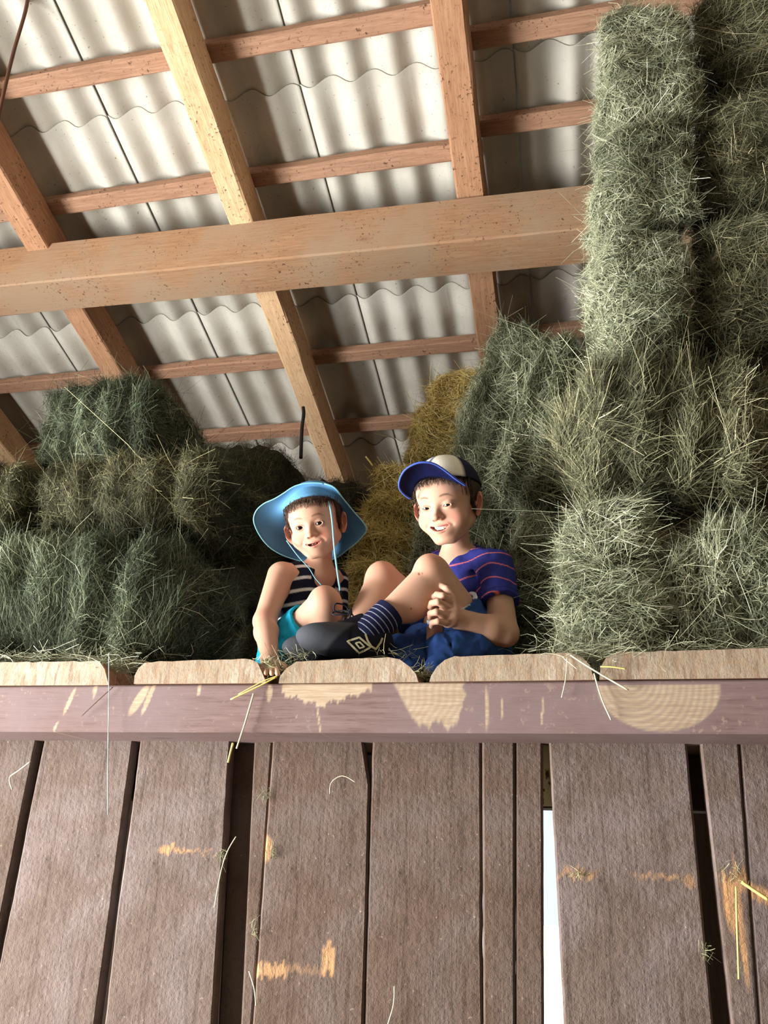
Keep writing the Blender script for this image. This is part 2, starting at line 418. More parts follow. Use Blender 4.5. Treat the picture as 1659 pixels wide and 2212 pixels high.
# ---- loft deck: front beam
Y0 = 1.75
zb1 = P(829, 1475, Y0)[2]; zb0 = P(829, 1583, Y0)[2]
def vsn(x, z, s=1.): return noise.noise(Vector((x*s, z*s, 3.3)))
def painted_slab(name, corners, depth, mat, scarfn, res=.004, parent=None, uniform=True, edge=0, seed=0, rot=None, notch=0):
    """board whose front face (Y=const) is a quad given as (xl_top,xr_top,xl_bot,xr_bot,ztop,zbot,Y); front is densely gridded so that worn patches can be marked"""
    xlt, xrt, xlb, xrb, zt, zb, Y = corners
    nx = max(6, int(max(xrt-xlt, xrb-xlb)/res)); nz = max(6, int((zt-zb)/res))
    u = np.linspace(0, 1, nx+1); v = np.linspace(0, 1, nz+1); U, W_ = np.meshgrid(u, v)
    XLft = xlb+(xlt-xlb)*W_; XRt = xrb+(xrt-xrb)*W_
    Zz = zb+(zt-zb)*W_
    if edge:
        e1 = np.array([edge*noise.noise(Vector((seed, z*4, 1)))+.35*edge*noise.noise(Vector((seed, z*25, 5))) for z in Zz[:, 0]])
        e2 = np.array([edge*noise.noise(Vector((seed+7, z*4, 1)))+.35*edge*noise.noise(Vector((seed, z*25, 9))) for z in Zz[:, 0]])
        XLft = XLft+e1[:, None]; XRt = XRt+e2[:, None]
    if notch: XRt = XRt-notch*np.clip((Zz-(zt-.105))/.105, 0, 1)
    Xx = XLft+(XRt-XLft)*U
    Yy = np.full_like(Xx, Y)
    b = .004; m = np.minimum(np.minimum(U*(XRt-XLft), (1-U)*(XRt-XLft)), np.minimum(W_*(zt-zb), (1-W_)*(zt-zb)))
    Yy = Yy+np.clip(b-m, 0, b)*.9
    sc = scarfn(Xx, Zz) if scarfn else np.zeros_like(Xx)
    n1 = nx+1; nF = n1*(nz+1)
    Vf = np.stack([Xx, Yy, Zz], -1).reshape(-1, 3)
    idx = np.arange(nF).reshape(nz+1, n1)
    q = np.stack([idx[:-1, :-1], idx[:-1, 1:], idx[1:, 1:], idx[1:, :-1]], -1).reshape(-1, 4)
    ring = np.concatenate([idx[0, :], idx[1:, -1], idx[-1, -2::-1], idx[-2:0:-1, 0]])
    Vb = Vf[ring].copy(); Vb[:, 1] = Y+depth
    nb = len(ring); bi = nF+np.arange(nb)
    side = np.stack([ring, bi, np.roll(bi, -1), np.roll(ring, -1)], -1)
    V = np.concatenate([Vf, Vb, [[Vb[:, 0].mean(), Y+depth, Vb[:, 2].mean()]]]); c = len(V)-1
    cap = np.stack([bi, np.full(nb, c), np.full(nb, c), np.roll(bi, -1)], -1)
    cap = [(int(p[0]), int(p[1]), int(p[3])) for p in cap]
    Fc = [tuple(map(int, f)) for f in np.concatenate([q, side])]+cap
    scv = np.concatenate([sc.reshape(-1), sc.reshape(-1)[ring], [0]])
    return mesh_obj(name, V, Fc, mat, parent, smooth=False, attrs={'scar': np.clip(scv, 0, 1)})
def fbm(X, Z, s, seed=0):
    r = np.zeros(X.size); xf, zf = X.ravel(), Z.ravel()
    for i in range(X.size): r[i] = noise.noise(Vector((xf[i]*s, zf[i]*s, seed)))+.5*noise.noise(Vector((xf[i]*s*2.3, zf[i]*s*2.3, seed+9)))
    return r.reshape(X.shape)
PXX = lambda px, py=1530, Y=Y0: P(px, py, Y)[0]
PZZ = lambda px, py, Y=Y0: P(px, py, Y)[2]
def soft(d, w): return np.clip(.5-d/w, 0, 1)
def beam_scar(X, Z):
    S = np.zeros_like(X)
    jag = lambda s, a: a*np.sin(X*s*1.0)+a*.7*np.sin(X*s*2.7+1)+a*.5*np.sin(X*s*5.3+2)
    # patch A under the third plank, jagged lower edge
    xa, xb = PXX(605), PXX(800); t = (X-xa)/(xb-xa)
    low = zb1-.018-.030*np.clip(1-np.abs(t-.45)/.5, 0, 1)+jag(160, .004)
    S = np.maximum(S, soft(low-Z, .004)*((t > 0) & (t < 1)))
    # patch B: slanted pale tongue
    xa, xb = PXX(838), PXX(1003)
    zt = (zb1-Z)/(zb1-zb0); left = xa+.01+.06*zt; bot = .80+.10*np.clip(1-np.abs(X-PXX(930))/.012, 0, 1)+.08*np.clip(1-np.abs(X-PXX(972))/.02, 0, 1)-.5*np.clip((X-PXX(985))/.018, 0, 1)**2
    okb = soft(left-X, .006)*soft(X-xb+.004*np.sin(Z*200), .004)*soft(zt-bot-jag(120, .05), .08)
    S = np.maximum(S, okb*(.86+.14*np.sin((X-.35*Z)*420+2*np.sin(Z*90))))
    # patch C: rounded arc with swirls
    cx, cz = PXX(1425), zb1-.012; rx, rz = .118, .088
    e = ((X-cx)/rx)**2+((Z-cz)/rz)**2
    arcs = np.sin(np.sqrt((X-cx+.05)**2+(Z-cz-.01)**2)*520)
    S = np.maximum(S, soft(e-1, .06)*(Z < cz+.004)*(.78+.2*arcs))
    # small chips
    for px, py, w, h, sl in ((150, 1515, .005, .030, .3), (300, 1512, .012, .034, .5), (322, 1506, .006, .04, .3), (582, 1497, .006, .02, 0), (1052, 1530, .0022, .06, 0), (1172, 1534, .002, .03, .1),
                             (1085, 1530, .0015, .02, 0), (688, 1550, .0018, .04, -.2), (205, 1490, .004, .02, 0), (120, 1570, .003, .012, .3), (430, 1490, .003, .015, .0)):
        c = P(px, py, Y0); S = np.maximum(S, soft(((X-c[0]-sl*(Z-c[2]))/w)**2+((Z-c[2])/h)**2-1, .5))
    return S
xla, xra = P(-60, 1475, Y0)[0], P(1720, 1475, Y0)[0]
bm = painted_slab('edge_beam', (XL+.02, XR-.02, XL+.02, XR-.02, zb1, zb0, Y0), .185, M['beam'], lambda X, Z: beam_scar(X, Z), res=.0036)
tag(bm, 'long reddish painted timber beam carrying the loft planks, with pale scraped patches', 'beam')

# loft planks with waney edges, seen at their sawn ends
plank_prof = [
    ([(-430, 1482), (-430, 1432), (60, 1430), (215, 1428), (226, 1446), (236, 1480)], 'leftmost thick loft plank, sawn end pale with a dark slanting edge'),
    ([(291, 1478), (291, 1462), (301, 1444), (316, 1431), (430, 1427), (545, 1424), (556, 1432), (568, 1450), (577, 1476)], 'thick loft plank left of the child in the blue hat, sawn end facing out'),
    ([(602, 1476), (604, 1462), (618, 1444), (640, 1429), (740, 1424), (838, 1420), (862, 1425), (884, 1440), (897, 1456), (904, 1473)], 'thick loft plank under the dark sports shoes, cracked sawn end'),
    ([(928, 1473), (932, 1460), (945, 1440), (962, 1426), (982, 1419), (1110, 1415), (1228, 1411), (1258, 1420), (1274, 1440), (1284, 1469)], 'thick loft plank under the older child in the cap, rough sawn end'),
    ([(1294, 1468), (1298, 1440), (1310, 1420), (1336, 1409), (1500, 1405), (1700, 1398), (1890, 1398), (1900, 1462)], 'rightmost thick loft plank under the bright right hay bales'),
]
def poly_dense(pts, n=5):
    out = []
    for i in range(len(pts)):
        a, b = np.array(pts[i], float), np.array(pts[(i+1) % len(pts)], float); k = max(1, int(np.linalg.norm(b-a)/14))
        for j in range(k): out.append(a+(b-a)*j/k)
    return out
for i, (pr, lab) in enumerate(plank_prof):
    pr = poly_dense(pr); zbot = zb1+.001
    ys = [0, .01, .3, .8, 1.4, 2.0, YK-Y0-.03]; V = []; Fc = []; n = len(pr)
    for j, dy in enumerate(ys):
        for k, (px, py) in enumerate(pr):
            q = P(px, py, Y0); e = .0025*noise.noise(Vector((q[0]*40, q[2]*40, i)))
            z = max(q[2], zbot); top = z > zbot+.005
            V.append((q[0]+(e if j else e), Y0-.004*(i % 2)+dy, z+(e+(.0015 if j else 0)*noise.noise(Vector((q[0]*9, dy*9, 2))) if top else 0)))
    Fc = [tuple(range(n))[::-1], tuple((len(ys)-1)*n+k for k in range(n))]
    for j in range(len(ys)-1):
        for k in range(n): Fc.append((j*n+k, j*n+(k+1) % n, (j+1)*n+(k+1) % n, (j+1)*n+k))
    mesh = mesh_obj('loft_plank', V, Fc, [M['end'], M['batten']], mi=[0]+[1]*(len(Fc)-1))
    tag(mesh, lab, 'plank', 'thick planks of the loft floor')
# joist line behind so the deck is carried further back, and plank continuation left and right
for k, (xa, xb) in enumerate(((XL+.02, P(-440, 1470, Y0)[0]), (P(1912, 1462, Y0)[0], XR-.02))):
    o = MB().box((xa, Y0, zb1+.001), (xb, YK-.03, zb1+.058)).build('trim_%d' % (k+1), M['batten']); o['kind'] = 'structure'
timber('joist', (XL+.02, 3.1, zb1-.09), (XR-.02, 3.1, zb1-.09), .16, .17, M['old'], seed=77, label='dark joist under the middle of the loft floor', cat='beam')

# ---- board wall under the beam
Yw = Y0+.150
def pw(px, py, Y=Yw): q = P(px, py, Y); return q[0], q[2]
def board(name, tl, tr, bl, br, seed, mat, Y=Yw, scarfn=None, edge=.003, depth=.03, zbot=None, res=.0045, notch=0):
    zt = zb0+.012
    def xat(pt, pb, z):      # extend the line through the two image points to height z
        (x0, z0), (x1, z1) = pw(*pt, Y), pw(*pb, Y); return x0+(x1-x0)*(z-z0)/(z1-z0)
    zbm = 1.05
    xlt, xrt, xlb, xrb = xat(tl, bl, zt), xat(tr, br, zt), xat(tl, bl, zbm), xat(tr, br, zbm)
    o = painted_slab(name, (xlt, xrt, xlb, xrb, zt, zbm, Y+.006*((seed*37) % 5)/5), depth, mat, scarfn, res=res, parent=BW, edge=edge, seed=seed, notch=notch)
    return o
BW = empty('board_wall', (0, Yw, 1.05), 'wall of wide weathered brown vertical boards with dark gaps below the loft beam', 'board wall')
def blot(px, py, w, h, Y=Yw, jagx=300, amp=.004, core=1.0, sl=0):
    c = P(px, py, Y)
    def f(X, Z):
        jj = amp*np.sin(X*jagx+2.5*np.sin(X*jagx*.31))+amp*.8*np.sin(X*jagx*2.3+3*np.sin(X*jagx*.77))+amp*.5*np.sin(X*jagx*4.1+2)
        return core*soft(((X-c[0]-sl*(Z-c[2]))/w)**2+((Z-c[2]+jj)/h)**2-1, .8)
    return f
def multi(*fs): return lambda X, Z: np.max([f(X, Z) for f in fs], axis=0)
def rectb(pxa, pxb, pya, pyb, Y=Yw, amp=.006, s=700, core=1.):
    a, b = P(pxa, pya, Y), P(pxb, pyb, Y)
    def f(X, Z):
        j = amp*np.sin(X*s+2.5*np.sin(X*s*.23))+amp*.8*np.sin(X*s*1.9+3*np.sin(X*s*.41))+amp*.5*np.sin(X*s*3.7)
        return core*soft(a[0]-X, .003)*soft(X-b[0], .003)*soft(Z+j-a[2], .004)*soft(b[2]-Z-j*.7, .004)
    return f
board('board', (-330, 1605), (76, 1605), (-420, 2040), (-12, 2040), 1, M['boardb'])
board('board', (91, 1605), (284, 1605), (2, 2050), (203, 2212), 2, M['board'])
board('board', (301, 1605), (497, 1605), (223, 2212), (458, 2212), 3, M['board'], scarfn=multi(blot(362, 1835, .022, .009), blot(395, 1838, .03, .003), blot(440, 1842, .03, .0022, core=.6)))
board('board', (500, 1605), (560, 1605), (470, 2212), (530, 2212), 4, M['boardb'], Y=Yw+.045, edge=.001)
board('board', (549, 1605), (588, 1605), (520, 2212), (545, 2212), 5, M['boardb'], Y=Yw+.02, edge=.001)
board('board', (588, 1605), (801, 1605), (545, 2212), (784, 2212), 6, M['boardb'], notch=.022, scarfn=multi(blot(576, 1835, .011, .026, amp=.002), rectb(550, 618, 2080, 2112), rectb(598, 702, 2084, 2106, amp=.003, s=300, core=.3), rectb(697, 720, 2040, 2105)))
o = board('board', (803, 1605), (1039, 1605), (786, 2212), (1041, 2212), 7, M['boardb'])
board('board', (1041, 1605), (1112, 1605), (1044, 2212), (1112, 2212), 8, M['boardb'], edge=.0006)
board('board', (1113.5, 1605), (1172, 1605), (1113.5, 2212), (1174, 2212), 9, M['boardb'], edge=.0012)
board('board', (1186, 1605), (1484, 1605), (1218, 2212), (1541, 2212), 10, M['board'], scarfn=multi(blot(1248, 1888, .04, .009, amp=.006, core=.6), blot(1420, 1893, .05, .005, amp=.003, core=.5), blot(1490, 1905, .01, .012, core=.6)))
board('board', (1513, 1605), (1597, 1605), (1581, 2212), (1640, 2212), 11, M['board'], scarfn=multi(blot(1590, 1905, .03, .02, amp=.008), blot(1600, 1990, .006, .11, amp=.002), blot(1578, 1950, .012, .05)), edge=.002)
board('board', (1598.5, 1605), (1990, 1605), (1642, 2212), (2080, 2212), 12, M['board'], scarfn=blot(1640, 1930, .03, .02, sl=-1.5))
# pale lath seen in the top of the bright slit
xa, _ = pw(1166, 1605, Yw+.045); xb, _ = pw(1195, 1605, Yw+.045)
zt_, zb_ = zb0+.01, P(1180, 1741, Yw+.045)[2]
def lath_mat():
    s = N('pale_lath'); n = s.noise(s.coord((40, 40, 14)), 1.4, 3, .7)
    return s.base(s.mix(s.ramp(n, [(.36, 1), (.4, 0)]), srgb(250, 240, 186), srgb(104, 88, 52)), .8)
MB().box((xa, Yw+.045, zb_), (xb, Yw+.06, zt_)).build('lath', lath_mat(), BW)['label'] = 'pale straw coloured lath showing in the slit'
# the lower wall continues down to the floor
lw = MB()
for k in range(-7, 7):
    x = -.028+.43*k
    lw.box((max(x, XL+.02), Yw+.002, 0), (min(x+.41, XR-.02), Yw+.03, 1.045))
tag(lw.build('lower_boarding', M['board'], BW), None)
for s_, (xa, xb) in enumerate(((XL+.02, P(-345, 1605, Yw)[0]-.02), (P(1995, 1605, Yw)[0]+.06, XR-.02))):
    MB().box((xa, Yw+.002, 1.05), (xb, Yw+.03, zb0+.01)).build('side_boarding', M['board'], BW)
# ------------------------------------------------------------------ hay
rng = np.random.default_rng(11)
def ribbons(p, nrmv, d, L, w, bend, rng):
    """curved blades: p base points, d directions, nrmv outward normals; 3 segments each -> verts, quads"""
    n = len(p)
    side = np.cross(d, nrmv+rng.normal(0, .5, (n, 3))); side /= np.linalg.norm(side, axis=1)[:, None]+1e-9
    bd = rng.normal(0, 1, (n, 3))*bend[:, None]
    ts = np.array([0, .33, .66, 1.0]); V = np.empty((n, 8, 3))
    for i, t in enumerate(ts):
        c = p+d*(L*(t-.35))[:, None]+bd*(L*(t-.35)**2)[:, None]
        ww = (w*(1-.55*t))[:, None]*.5
        V[:, 2*i] = c-side*ww; V[:, 2*i+1] = c+side*ww
    b = (np.arange(n)*8)[:, None]
    q = np.concatenate([b+np.array([[2*i, 2*i+1, 2*i+3, 2*i+2]]) for i in range(3)], 0)
    return V.reshape(-1, 3), q
BAX = {}
def bale(name, c, size, rot, mats, seed, label, cat='hay bale', group=None, dens=1.0, flake=0, lenm=1.0, long_=.035, round_=.30, puff=.034, width=1.0, tintshift=0., lean=None):
    """c centre (world), size (width x, depth y, height z), rot euler; flake axis: direction along which compressed flakes are stacked (0=x,2=z)"""
    r = np.random.default_rng(seed); sx, sy, sz = size
    n = [max(4, int(s/.028)) for s in size]
    R = np.array(Matrix.Identity(3)) if rot is None else np.array(Vector(rot[:3]).to_tuple())
    Rm = np.array(__import__('mathutils').Euler(rot).to_matrix()) if rot is not None else np.eye(3)
    Vs = []; Fs = []; off = 0
    for ax in range(3):
        for s in (-1, 1):
            a, b = [(1, 2), (2, 0), (0, 1)][ax]
            u = np.linspace(-1, 1, n[a]+1); v = np.linspace(-1, 1, n[b]+1); U, W_ = np.meshgrid(u, v)
            p = np.zeros(U.shape+(3,)); p[..., ax] = s; p[..., a] = U; p[..., b] = W_
            idx = np.arange(U.size).reshape(U.shape)+off
            q = np.stack([idx[:-1, :-1], idx[:-1, 1:], idx[1:, 1:], idx[1:, :-1]], -1).reshape(-1, 4)
            if s < 0: q = q[:, ::-1]
            Vs.append(p.reshape(-1, 3)); Fs.append(q); off += U.size
    p = np.concatenate(Vs); q = np.concatenate(Fs)
    half = np.maximum(np.array(size)/2-.008, .05)
    pp = p*half
    rad = min(half)*round_*2                      # rounding
    inner = np.sign(pp)*np.minimum(np.abs(pp), half-rad)
    dlt = pp-inner; nn = np.linalg.norm(dlt, axis=1)[:, None]+1e-9
    nr = dlt/nn; pp = inner+nr*rad
    amp = np.zeros(len(pp))
    ph = r.uniform(0, 6.28); nf = 5 if size[flake] < .7 else 7
    for i in range(len(pp)):
        x = pp[i]
        t = x[flake]/size[flake]*nf*6.28+ph+1.6*noise.noise(Vector((x*2.6+seed).tolist()))
        amp[i] = puff*(1.0*noise.noise(Vector((x*5+seed*3.3).tolist()))+.7*noise.noise(Vector((x*13+seed).tolist()))+.42*math.cos(t)-.1)
    pp = pp+nr*amp[:, None]
    # triangles sampling
    A, B, C_, D = pp[q[:, 0]], pp[q[:, 1]], pp[q[:, 2]], pp[q[:, 3]]
    cr = np.cross(C_-A, D-B); area = np.linalg.norm(cr, axis=1)/2; fn = cr/(2*area[:, None]+1e-12)
    if (fn*((A+C_)/2)).sum(1).mean() < 0: fn = -fn
    wn = fn@Rm.T; cen = ((A+C_)/2)@Rm.T+c
    # less dense on faces pointing away from the open side
    vis = np.where(((CP+np.array([0, .0, 0])-cen)*wn).sum(1) > -.25, 1.0, .22)
    dist = np.linalg.norm(cen-CP, axis=1); wgt = area*vis
    N_ = int(dens*wgt.sum()*40000)
    f = r.choice(len(q), N_, p=wgt/wgt.sum())
    u, v = r.random((2, N_, 1))
    pos = (A[f]*(1-u)+B[f]*u)*(1-v)+(D[f]*(1-u)+C_[f]*u)*v
    nf_ = fn[f]
    ax = np.zeros((N_, 3)); other = [i for i in range(3) if i != flake]
    # blades lie in the flake planes (perpendicular to the stacking axis), with scatter
    cl = (A+C_)/2; fld = np.array([list(noise.noise_vector(Vector((x*7+seed*1.7).tolist()))) for x in cl]); fld2 = np.array([list(noise.noise_vector(Vector((x*19+seed).tolist()))) for x in cl])
    fld = fld*2.2+fld2*1.2+(np.array(lean)@Rm if lean is not None else 0)
    g = r.normal(0, .62, (N_, 3))+fld[f]; g[:, flake] *= .6
    tang = g-(g*nf_).sum(1)[:, None]*nf_
    tang /= np.linalg.norm(tang, axis=1)[:, None]+1e-9
    tilt = np.abs(r.normal(0, .28, N_)); cut = np.abs(nf_[:, flake]) < .5
    d = tang+nf_*tilt[:, None]; d /= np.linalg.norm(d, axis=1)[:, None]
    L = r.gamma(3.0, .0105, N_)*lenm+.010; lg = r.random(N_) < long_
    L[lg] *= r.uniform(1.5, 2.6, lg.sum()); L = np.minimum(L, .15)
    d[lg] += nf_[lg]*r.uniform(.0, .7, (lg.sum(), 1)); d /= np.linalg.norm(d, axis=1)[:, None]
    w = r.uniform(.0007, .0019, N_)*width; w[lg] *= 1.15
    bend = r.gamma(2, .28, N_)
    base = pos+nf_*(r.uniform(-.012, .006, (N_, 1))+.010*np.array([noise.noise(Vector((x*26+seed).tolist())) for x in cl])[f][:, None])
    RV, RQ = ribbons(base, nf_, d, L, w, bend, r)
    big = np.array([noise.noise(Vector((x*4+seed).tolist())) for x in pos[::1]]) if N_ < 60000 else np.zeros(N_)
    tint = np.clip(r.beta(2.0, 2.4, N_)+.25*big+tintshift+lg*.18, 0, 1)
    core = pp-nr*.010
    V = np.concatenate([core, RV])@Rm.T+c
    Fq = np.concatenate([q, RQ+len(core)])
    mi = np.concatenate([np.zeros(len(q), int), np.ones(len(RQ), int)])
    ta = np.concatenate([np.zeros(len(core)), np.repeat(tint, 8)])
    o = mesh_obj(name, V, Fq, mats, mi=mi, attrs={'tint': ta})
    return tag(o, label, cat, group)
ZD = P(829, 1424, Y0)[2]+.002
def bpx(x0, x1, ym, yt, yb, Yf, D, roll=0, yaw=0, pitch=0, zbot=None, ztop=None, **k):
    """bale whose front face spans the photo box x0..x1 (at row ym), yt..yb at distance Yf; returns centre/size"""
    xm = (x0+x1)/2; a, b = P(x0, ym, Yf), P(x1, ym, Yf)
    z1 = P(xm, yt, Yf)[2]; z0 = ZD if yb == 'deck' else (zbot if zbot is not None else P(xm, yb, Yf)[2])
    if ztop is not None: z1 = min(z1, ztop)
    c = np.array([(a[0]+b[0])/2, Yf+D/2, (z0+z1)/2]); return c, (b[0]-a[0], D, z1-z0), (math.radians(pitch), math.radians(roll), math.radians(yaw))
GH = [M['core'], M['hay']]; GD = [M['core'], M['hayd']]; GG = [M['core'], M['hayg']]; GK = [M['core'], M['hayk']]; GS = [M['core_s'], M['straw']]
B = lambda box, mats, seed, lab, name='hay_bale', **k: bale(name, *box, mats, seed, lab, **k)
gl, gr = 'hay bales stacked at the left of the loft', 'hay bales stacked at the right of the loft'
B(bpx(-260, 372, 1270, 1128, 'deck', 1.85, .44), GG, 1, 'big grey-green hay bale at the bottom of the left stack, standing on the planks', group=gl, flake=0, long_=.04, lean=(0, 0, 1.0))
zL1 = P(56, 1128, 1.85)[2]; zL2 = P(277, 962, 1.93)[2]
B(bpx(75, 480, 1050, 962, 1120, 1.93, .46, yaw=-4, zbot=zL1+.01), GK, 2, 'brownish green hay bale in the middle of the left stack, sticking out to the right', group=gl, flake=0)
B(bpx(-330, 60, 1050, 985, 1120, 1.98, .46, zbot=zL1+.01), GK, 3, 'hay bale cut off by the left picture edge beside the middle bale', group=gl, flake=0)
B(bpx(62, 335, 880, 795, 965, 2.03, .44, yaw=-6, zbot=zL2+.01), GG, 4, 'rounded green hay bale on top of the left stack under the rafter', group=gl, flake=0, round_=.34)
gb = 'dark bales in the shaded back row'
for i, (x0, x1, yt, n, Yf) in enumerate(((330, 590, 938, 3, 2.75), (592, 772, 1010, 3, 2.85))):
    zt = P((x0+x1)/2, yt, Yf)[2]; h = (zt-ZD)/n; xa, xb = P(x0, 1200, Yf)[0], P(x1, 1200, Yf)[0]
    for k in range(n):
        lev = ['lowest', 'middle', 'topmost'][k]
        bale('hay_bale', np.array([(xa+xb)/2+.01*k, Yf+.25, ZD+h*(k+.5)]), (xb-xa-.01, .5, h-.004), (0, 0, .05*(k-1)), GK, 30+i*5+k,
             '%s dark hay bale of the shaded back row %s' % (lev, ['beside the left stack', 'behind the blue hat'][i]), 'hay bale', gb, dens=.45, flake=0, tintshift=-.12, puff=.02)  # lowered tint deepens the shade painted into the back row
B(bpx(752, 905, 1100, 1000, 1160, 2.60, .34, roll=12, zbot=ZD+.28), GS, 5, 'golden straw bale between the two children, upper one', name='straw_bale', cat='straw bale', flake=2, dens=.9, width=1.6, lenm=.85, tintshift=.2)
bale('straw_bale', np.array([P(815, 1240, 2.60)[0], 2.80, ZD+.135]), (.40, .36, .26), (0, 0, .1), GS, 6, 'golden straw bale low behind the knees of the older child', 'straw bale', dens=.6, flake=0, width=1.6)
B(bpx(888, 1035, 900, 782, 1005, 2.72, .30, roll=16, zbot=P(828, 1000, 2.6)[2]+.0), GS, 7, 'golden straw bale standing highest, above the cap, against the leaning green bale', name='straw_bale', cat='straw bale', flake=2, dens=.9, width=1.6, lenm=.85, tintshift=.18)
B(bpx(1000, 1120, 850, 690, 1060, 2.36, .30, roll=17, zbot=P(982, 1045, 2.22)[2]+.01), GH, 8, 'narrow green hay bale leaning on end behind the cap', group=gr, flake=0, tintshift=-.08)
B(bpx(1085, 1240, 900, 705, 1120, 2.14, .30, roll=15, zbot=P(1142, 1090, 2.14)[2]+.01), GH, 9, 'second leaning green hay bale, between the narrow one and the big right bale', group=gr, flake=0, tintshift=-.05)
B(bpx(880, 1085, 1200, 1045, 'deck', 2.24, .30), GH, 10, 'grey-green hay bale directly behind the older child', group=gr, flake=0, tintshift=-.02)
B(bpx(1100, 1235, 1250, 1090, 'deck', 2.14, .34), GH, 12, 'shaded hay bale behind the elbow of the older child', group=gr, flake=2, tintshift=-.05)
zc = P(1400, 1058, 1.82)[2]
B(bpx(1196, 1432, 1240, 1060, 'deck', 1.80, .40, yaw=3), GH, 13, 'bright upright hay bale at the deck edge just right of the older child', group=gr, flake=2, tintshift=.08, long_=.05)
B(bpx(1440, 1830, 1240, 1085, 'deck', 1.83, .44, yaw=-2), GH, 14, 'hay bale at the lower right corner of the stack, on the rightmost plank', group=gr, flake=0, tintshift=.05, long_=.06, width=1.15)
B(bpx(1188, 1740, 900, 715, 1060, 1.80, .42, roll=4, yaw=2, zbot=zc+.005), GD, 15, 'large dark-faced hay bale with coarse stalks in the middle of the right stack', group=gr, flake=0, tintshift=.05, long_=.08, round_=.42, lenm=1.25, width=1.25, lean=(.9, 0, 1.6))
hh = [(460, 712), (225, 458), (-20, 222)]
ll = ['lowest of the three bright bales in the tall column by the rafter', 'middle of the three bright bales in the tall column by the rafter', 'topmost bright bale of the tall column, reaching the roof']
for k, (ya, yb) in enumerate(hh):
    B(bpx(1274+10*k, 1507, (ya+yb)/2, ya, yb, 1.80, .40, roll=[2, -1, 1][k], yaw=4, ztop=roofz(1.80+.40)+.10 if k == 2 else None), GH, 16+k, ll[k], group=gr, flake=2, tintshift=.12, lenm=.72, width=.9, dens=1.15, long_=.035, round_=.3)
ll = ['shaded bale at the right picture edge, lowest above the coarse bale', 'shaded bale at the right picture edge beside the middle column bale', 'shaded bale in the top right corner']
for k, (ya, yb) in enumerate(((425, 706), (150, 420), (-110, 146))):
    B(bpx(1508, 1860, (ya+yb)/2, ya, yb, 1.87, .40, yaw=-3, ztop=roofz(1.87+.40)+.10 if k == 2 else None), GD, 22+k, ll[k], group=gr, flake=2, lenm=1.1)

# loose stalks lying along the deck edge
def loose(name, mat, spots, seed, label, lenr=(.03, .10), wr=(.0006, .0016)):
    r = np.random.default_rng(seed); Ps = []; Ds = []
    for (px, py, Y, sx, sz, n, flat) in spots:
        c = P(px, py, Y)
        Ps.append(c+np.stack([r.normal(0, sx, n), r.normal(0, .025 if Y < Yw-.01 else .002, n), np.abs(r.normal(0, sz, n))-.001], 1))
        dd = r.normal(0, 1, (n, 3)); dd[:, 2] *= flat; Ds.append(dd/np.linalg.norm(dd, axis=1)[:, None])
    p = np.concatenate(Ps); d = np.concatenate(Ds); n = len(p)
    V, q = ribbons(p, np.tile([0, -1., .3], (n, 1)), d, r.uniform(*lenr, n), r.uniform(*wr, n), r.uniform(.1, .9, n), r)
    o = mesh_obj(name, V, q, mat, attrs={'tint': np.repeat(np.clip(r.beta(3, 1.6, n), 0, 1), 8)})
    return tag(o, label, 'loose hay', kind='stuff')
loose('loose_hay', M['hay'], [(90, 1424, 1.79, .13, .006, 260, .25), (255, 1446, 1.80, .030, .012, 150, .3), (225, 1430, 1.78, .03, .005, 60, .5)], 1, 'loose green hay stalks strewn on the left plank under the left stack')
loose('loose_hay', M['hay'], [(1290, 1425, 1.78, .05, .014, 330, .5), (1500, 1404, 1.79, .12, .005, 240, .25), (1265, 1405, 1.80, .05, .012, 170, .6)], 2, 'loose pale hay hanging over the deck edge below the bright right bales')
loose('loose_hay', M['hayd'], [(593, 1450, 1.775, .016, .014, 200, .6), (575, 1440, 1.79, .012, .010, 60, .6)], 3, 'clump of loose hay in the gap between planks beside the hand', lenr=(.015, .06))
loose('loose_hay', M['hayd'], [(916, 1462, 1.78, .010, .012, 100, .6), (850, 1412, 1.78, .03, .004, 30, .5)], 4, 'small tuft of hay in the gap between planks below the jeans', lenr=(.015, .05))
loose('loose_hay', M['hay'], [(650, 1418, 1.775, .022, .006, 45, .6)], 5, 'few upright hay stalks on the plank in front of the shoe toe', lenr=(.02, .05))
def stalk(pts, r, mat, label, name='straw_stalk', cat='straw stalk'):
    V, Fc = tube_vf(smooth_path([P(*p) for p in pts], 5), r, 6)
    return tag(mesh_obj(name, V, Fc, mat, smooth=True), label, cat)
gold = plain('stalk_gold', srgb(226, 204, 120), .6); pale = plain('stalk_pale', srgb(226, 220, 186), .6); dk = plain('stalk_dark', srgb(96, 72, 52), .8)
stalk([(598, 1462, 1.74), (560, 1482, 1.735), (498, 1511, 1.735)], .0017, gold, 'yellow straw stalk pointing down left from the plank gap by the hand')
stalk([(602, 1459, 1.74), (565, 1473, 1.735), (515, 1500, 1.735)], .0012, gold, 'second thinner yellow stalk just above the one pointing down left from the gap')
stalk([(548, 1498, 1.735), (530, 1560, 1.735), (511, 1617, 1.74)], .0021, pale, 'pale straw stalk hanging steeply across the beam below the gap')
stalk([(503, 1605, 1.74), (498, 1625, 1.745), (493, 1647, 1.75)], .0026, gold, 'short thick straw piece at the lower end of the hanging pale stalk')
stalk([(235, 1410, 1.735), (235, 1520, 1.73), (233, 1640, 1.73), (233, 1760, 1.73)], .0010, plain('thread', srgb(190, 214, 214), .5), 'long thin whitish thread hanging straight down at the left', 'thread', 'thread')
stalk([(244, 1484, 1.74), (210, 1515, 1.737), (176, 1547, 1.74)], .0010, dk, 'thin dark twig slanting over the left of the beam', 'twig', 'twig')
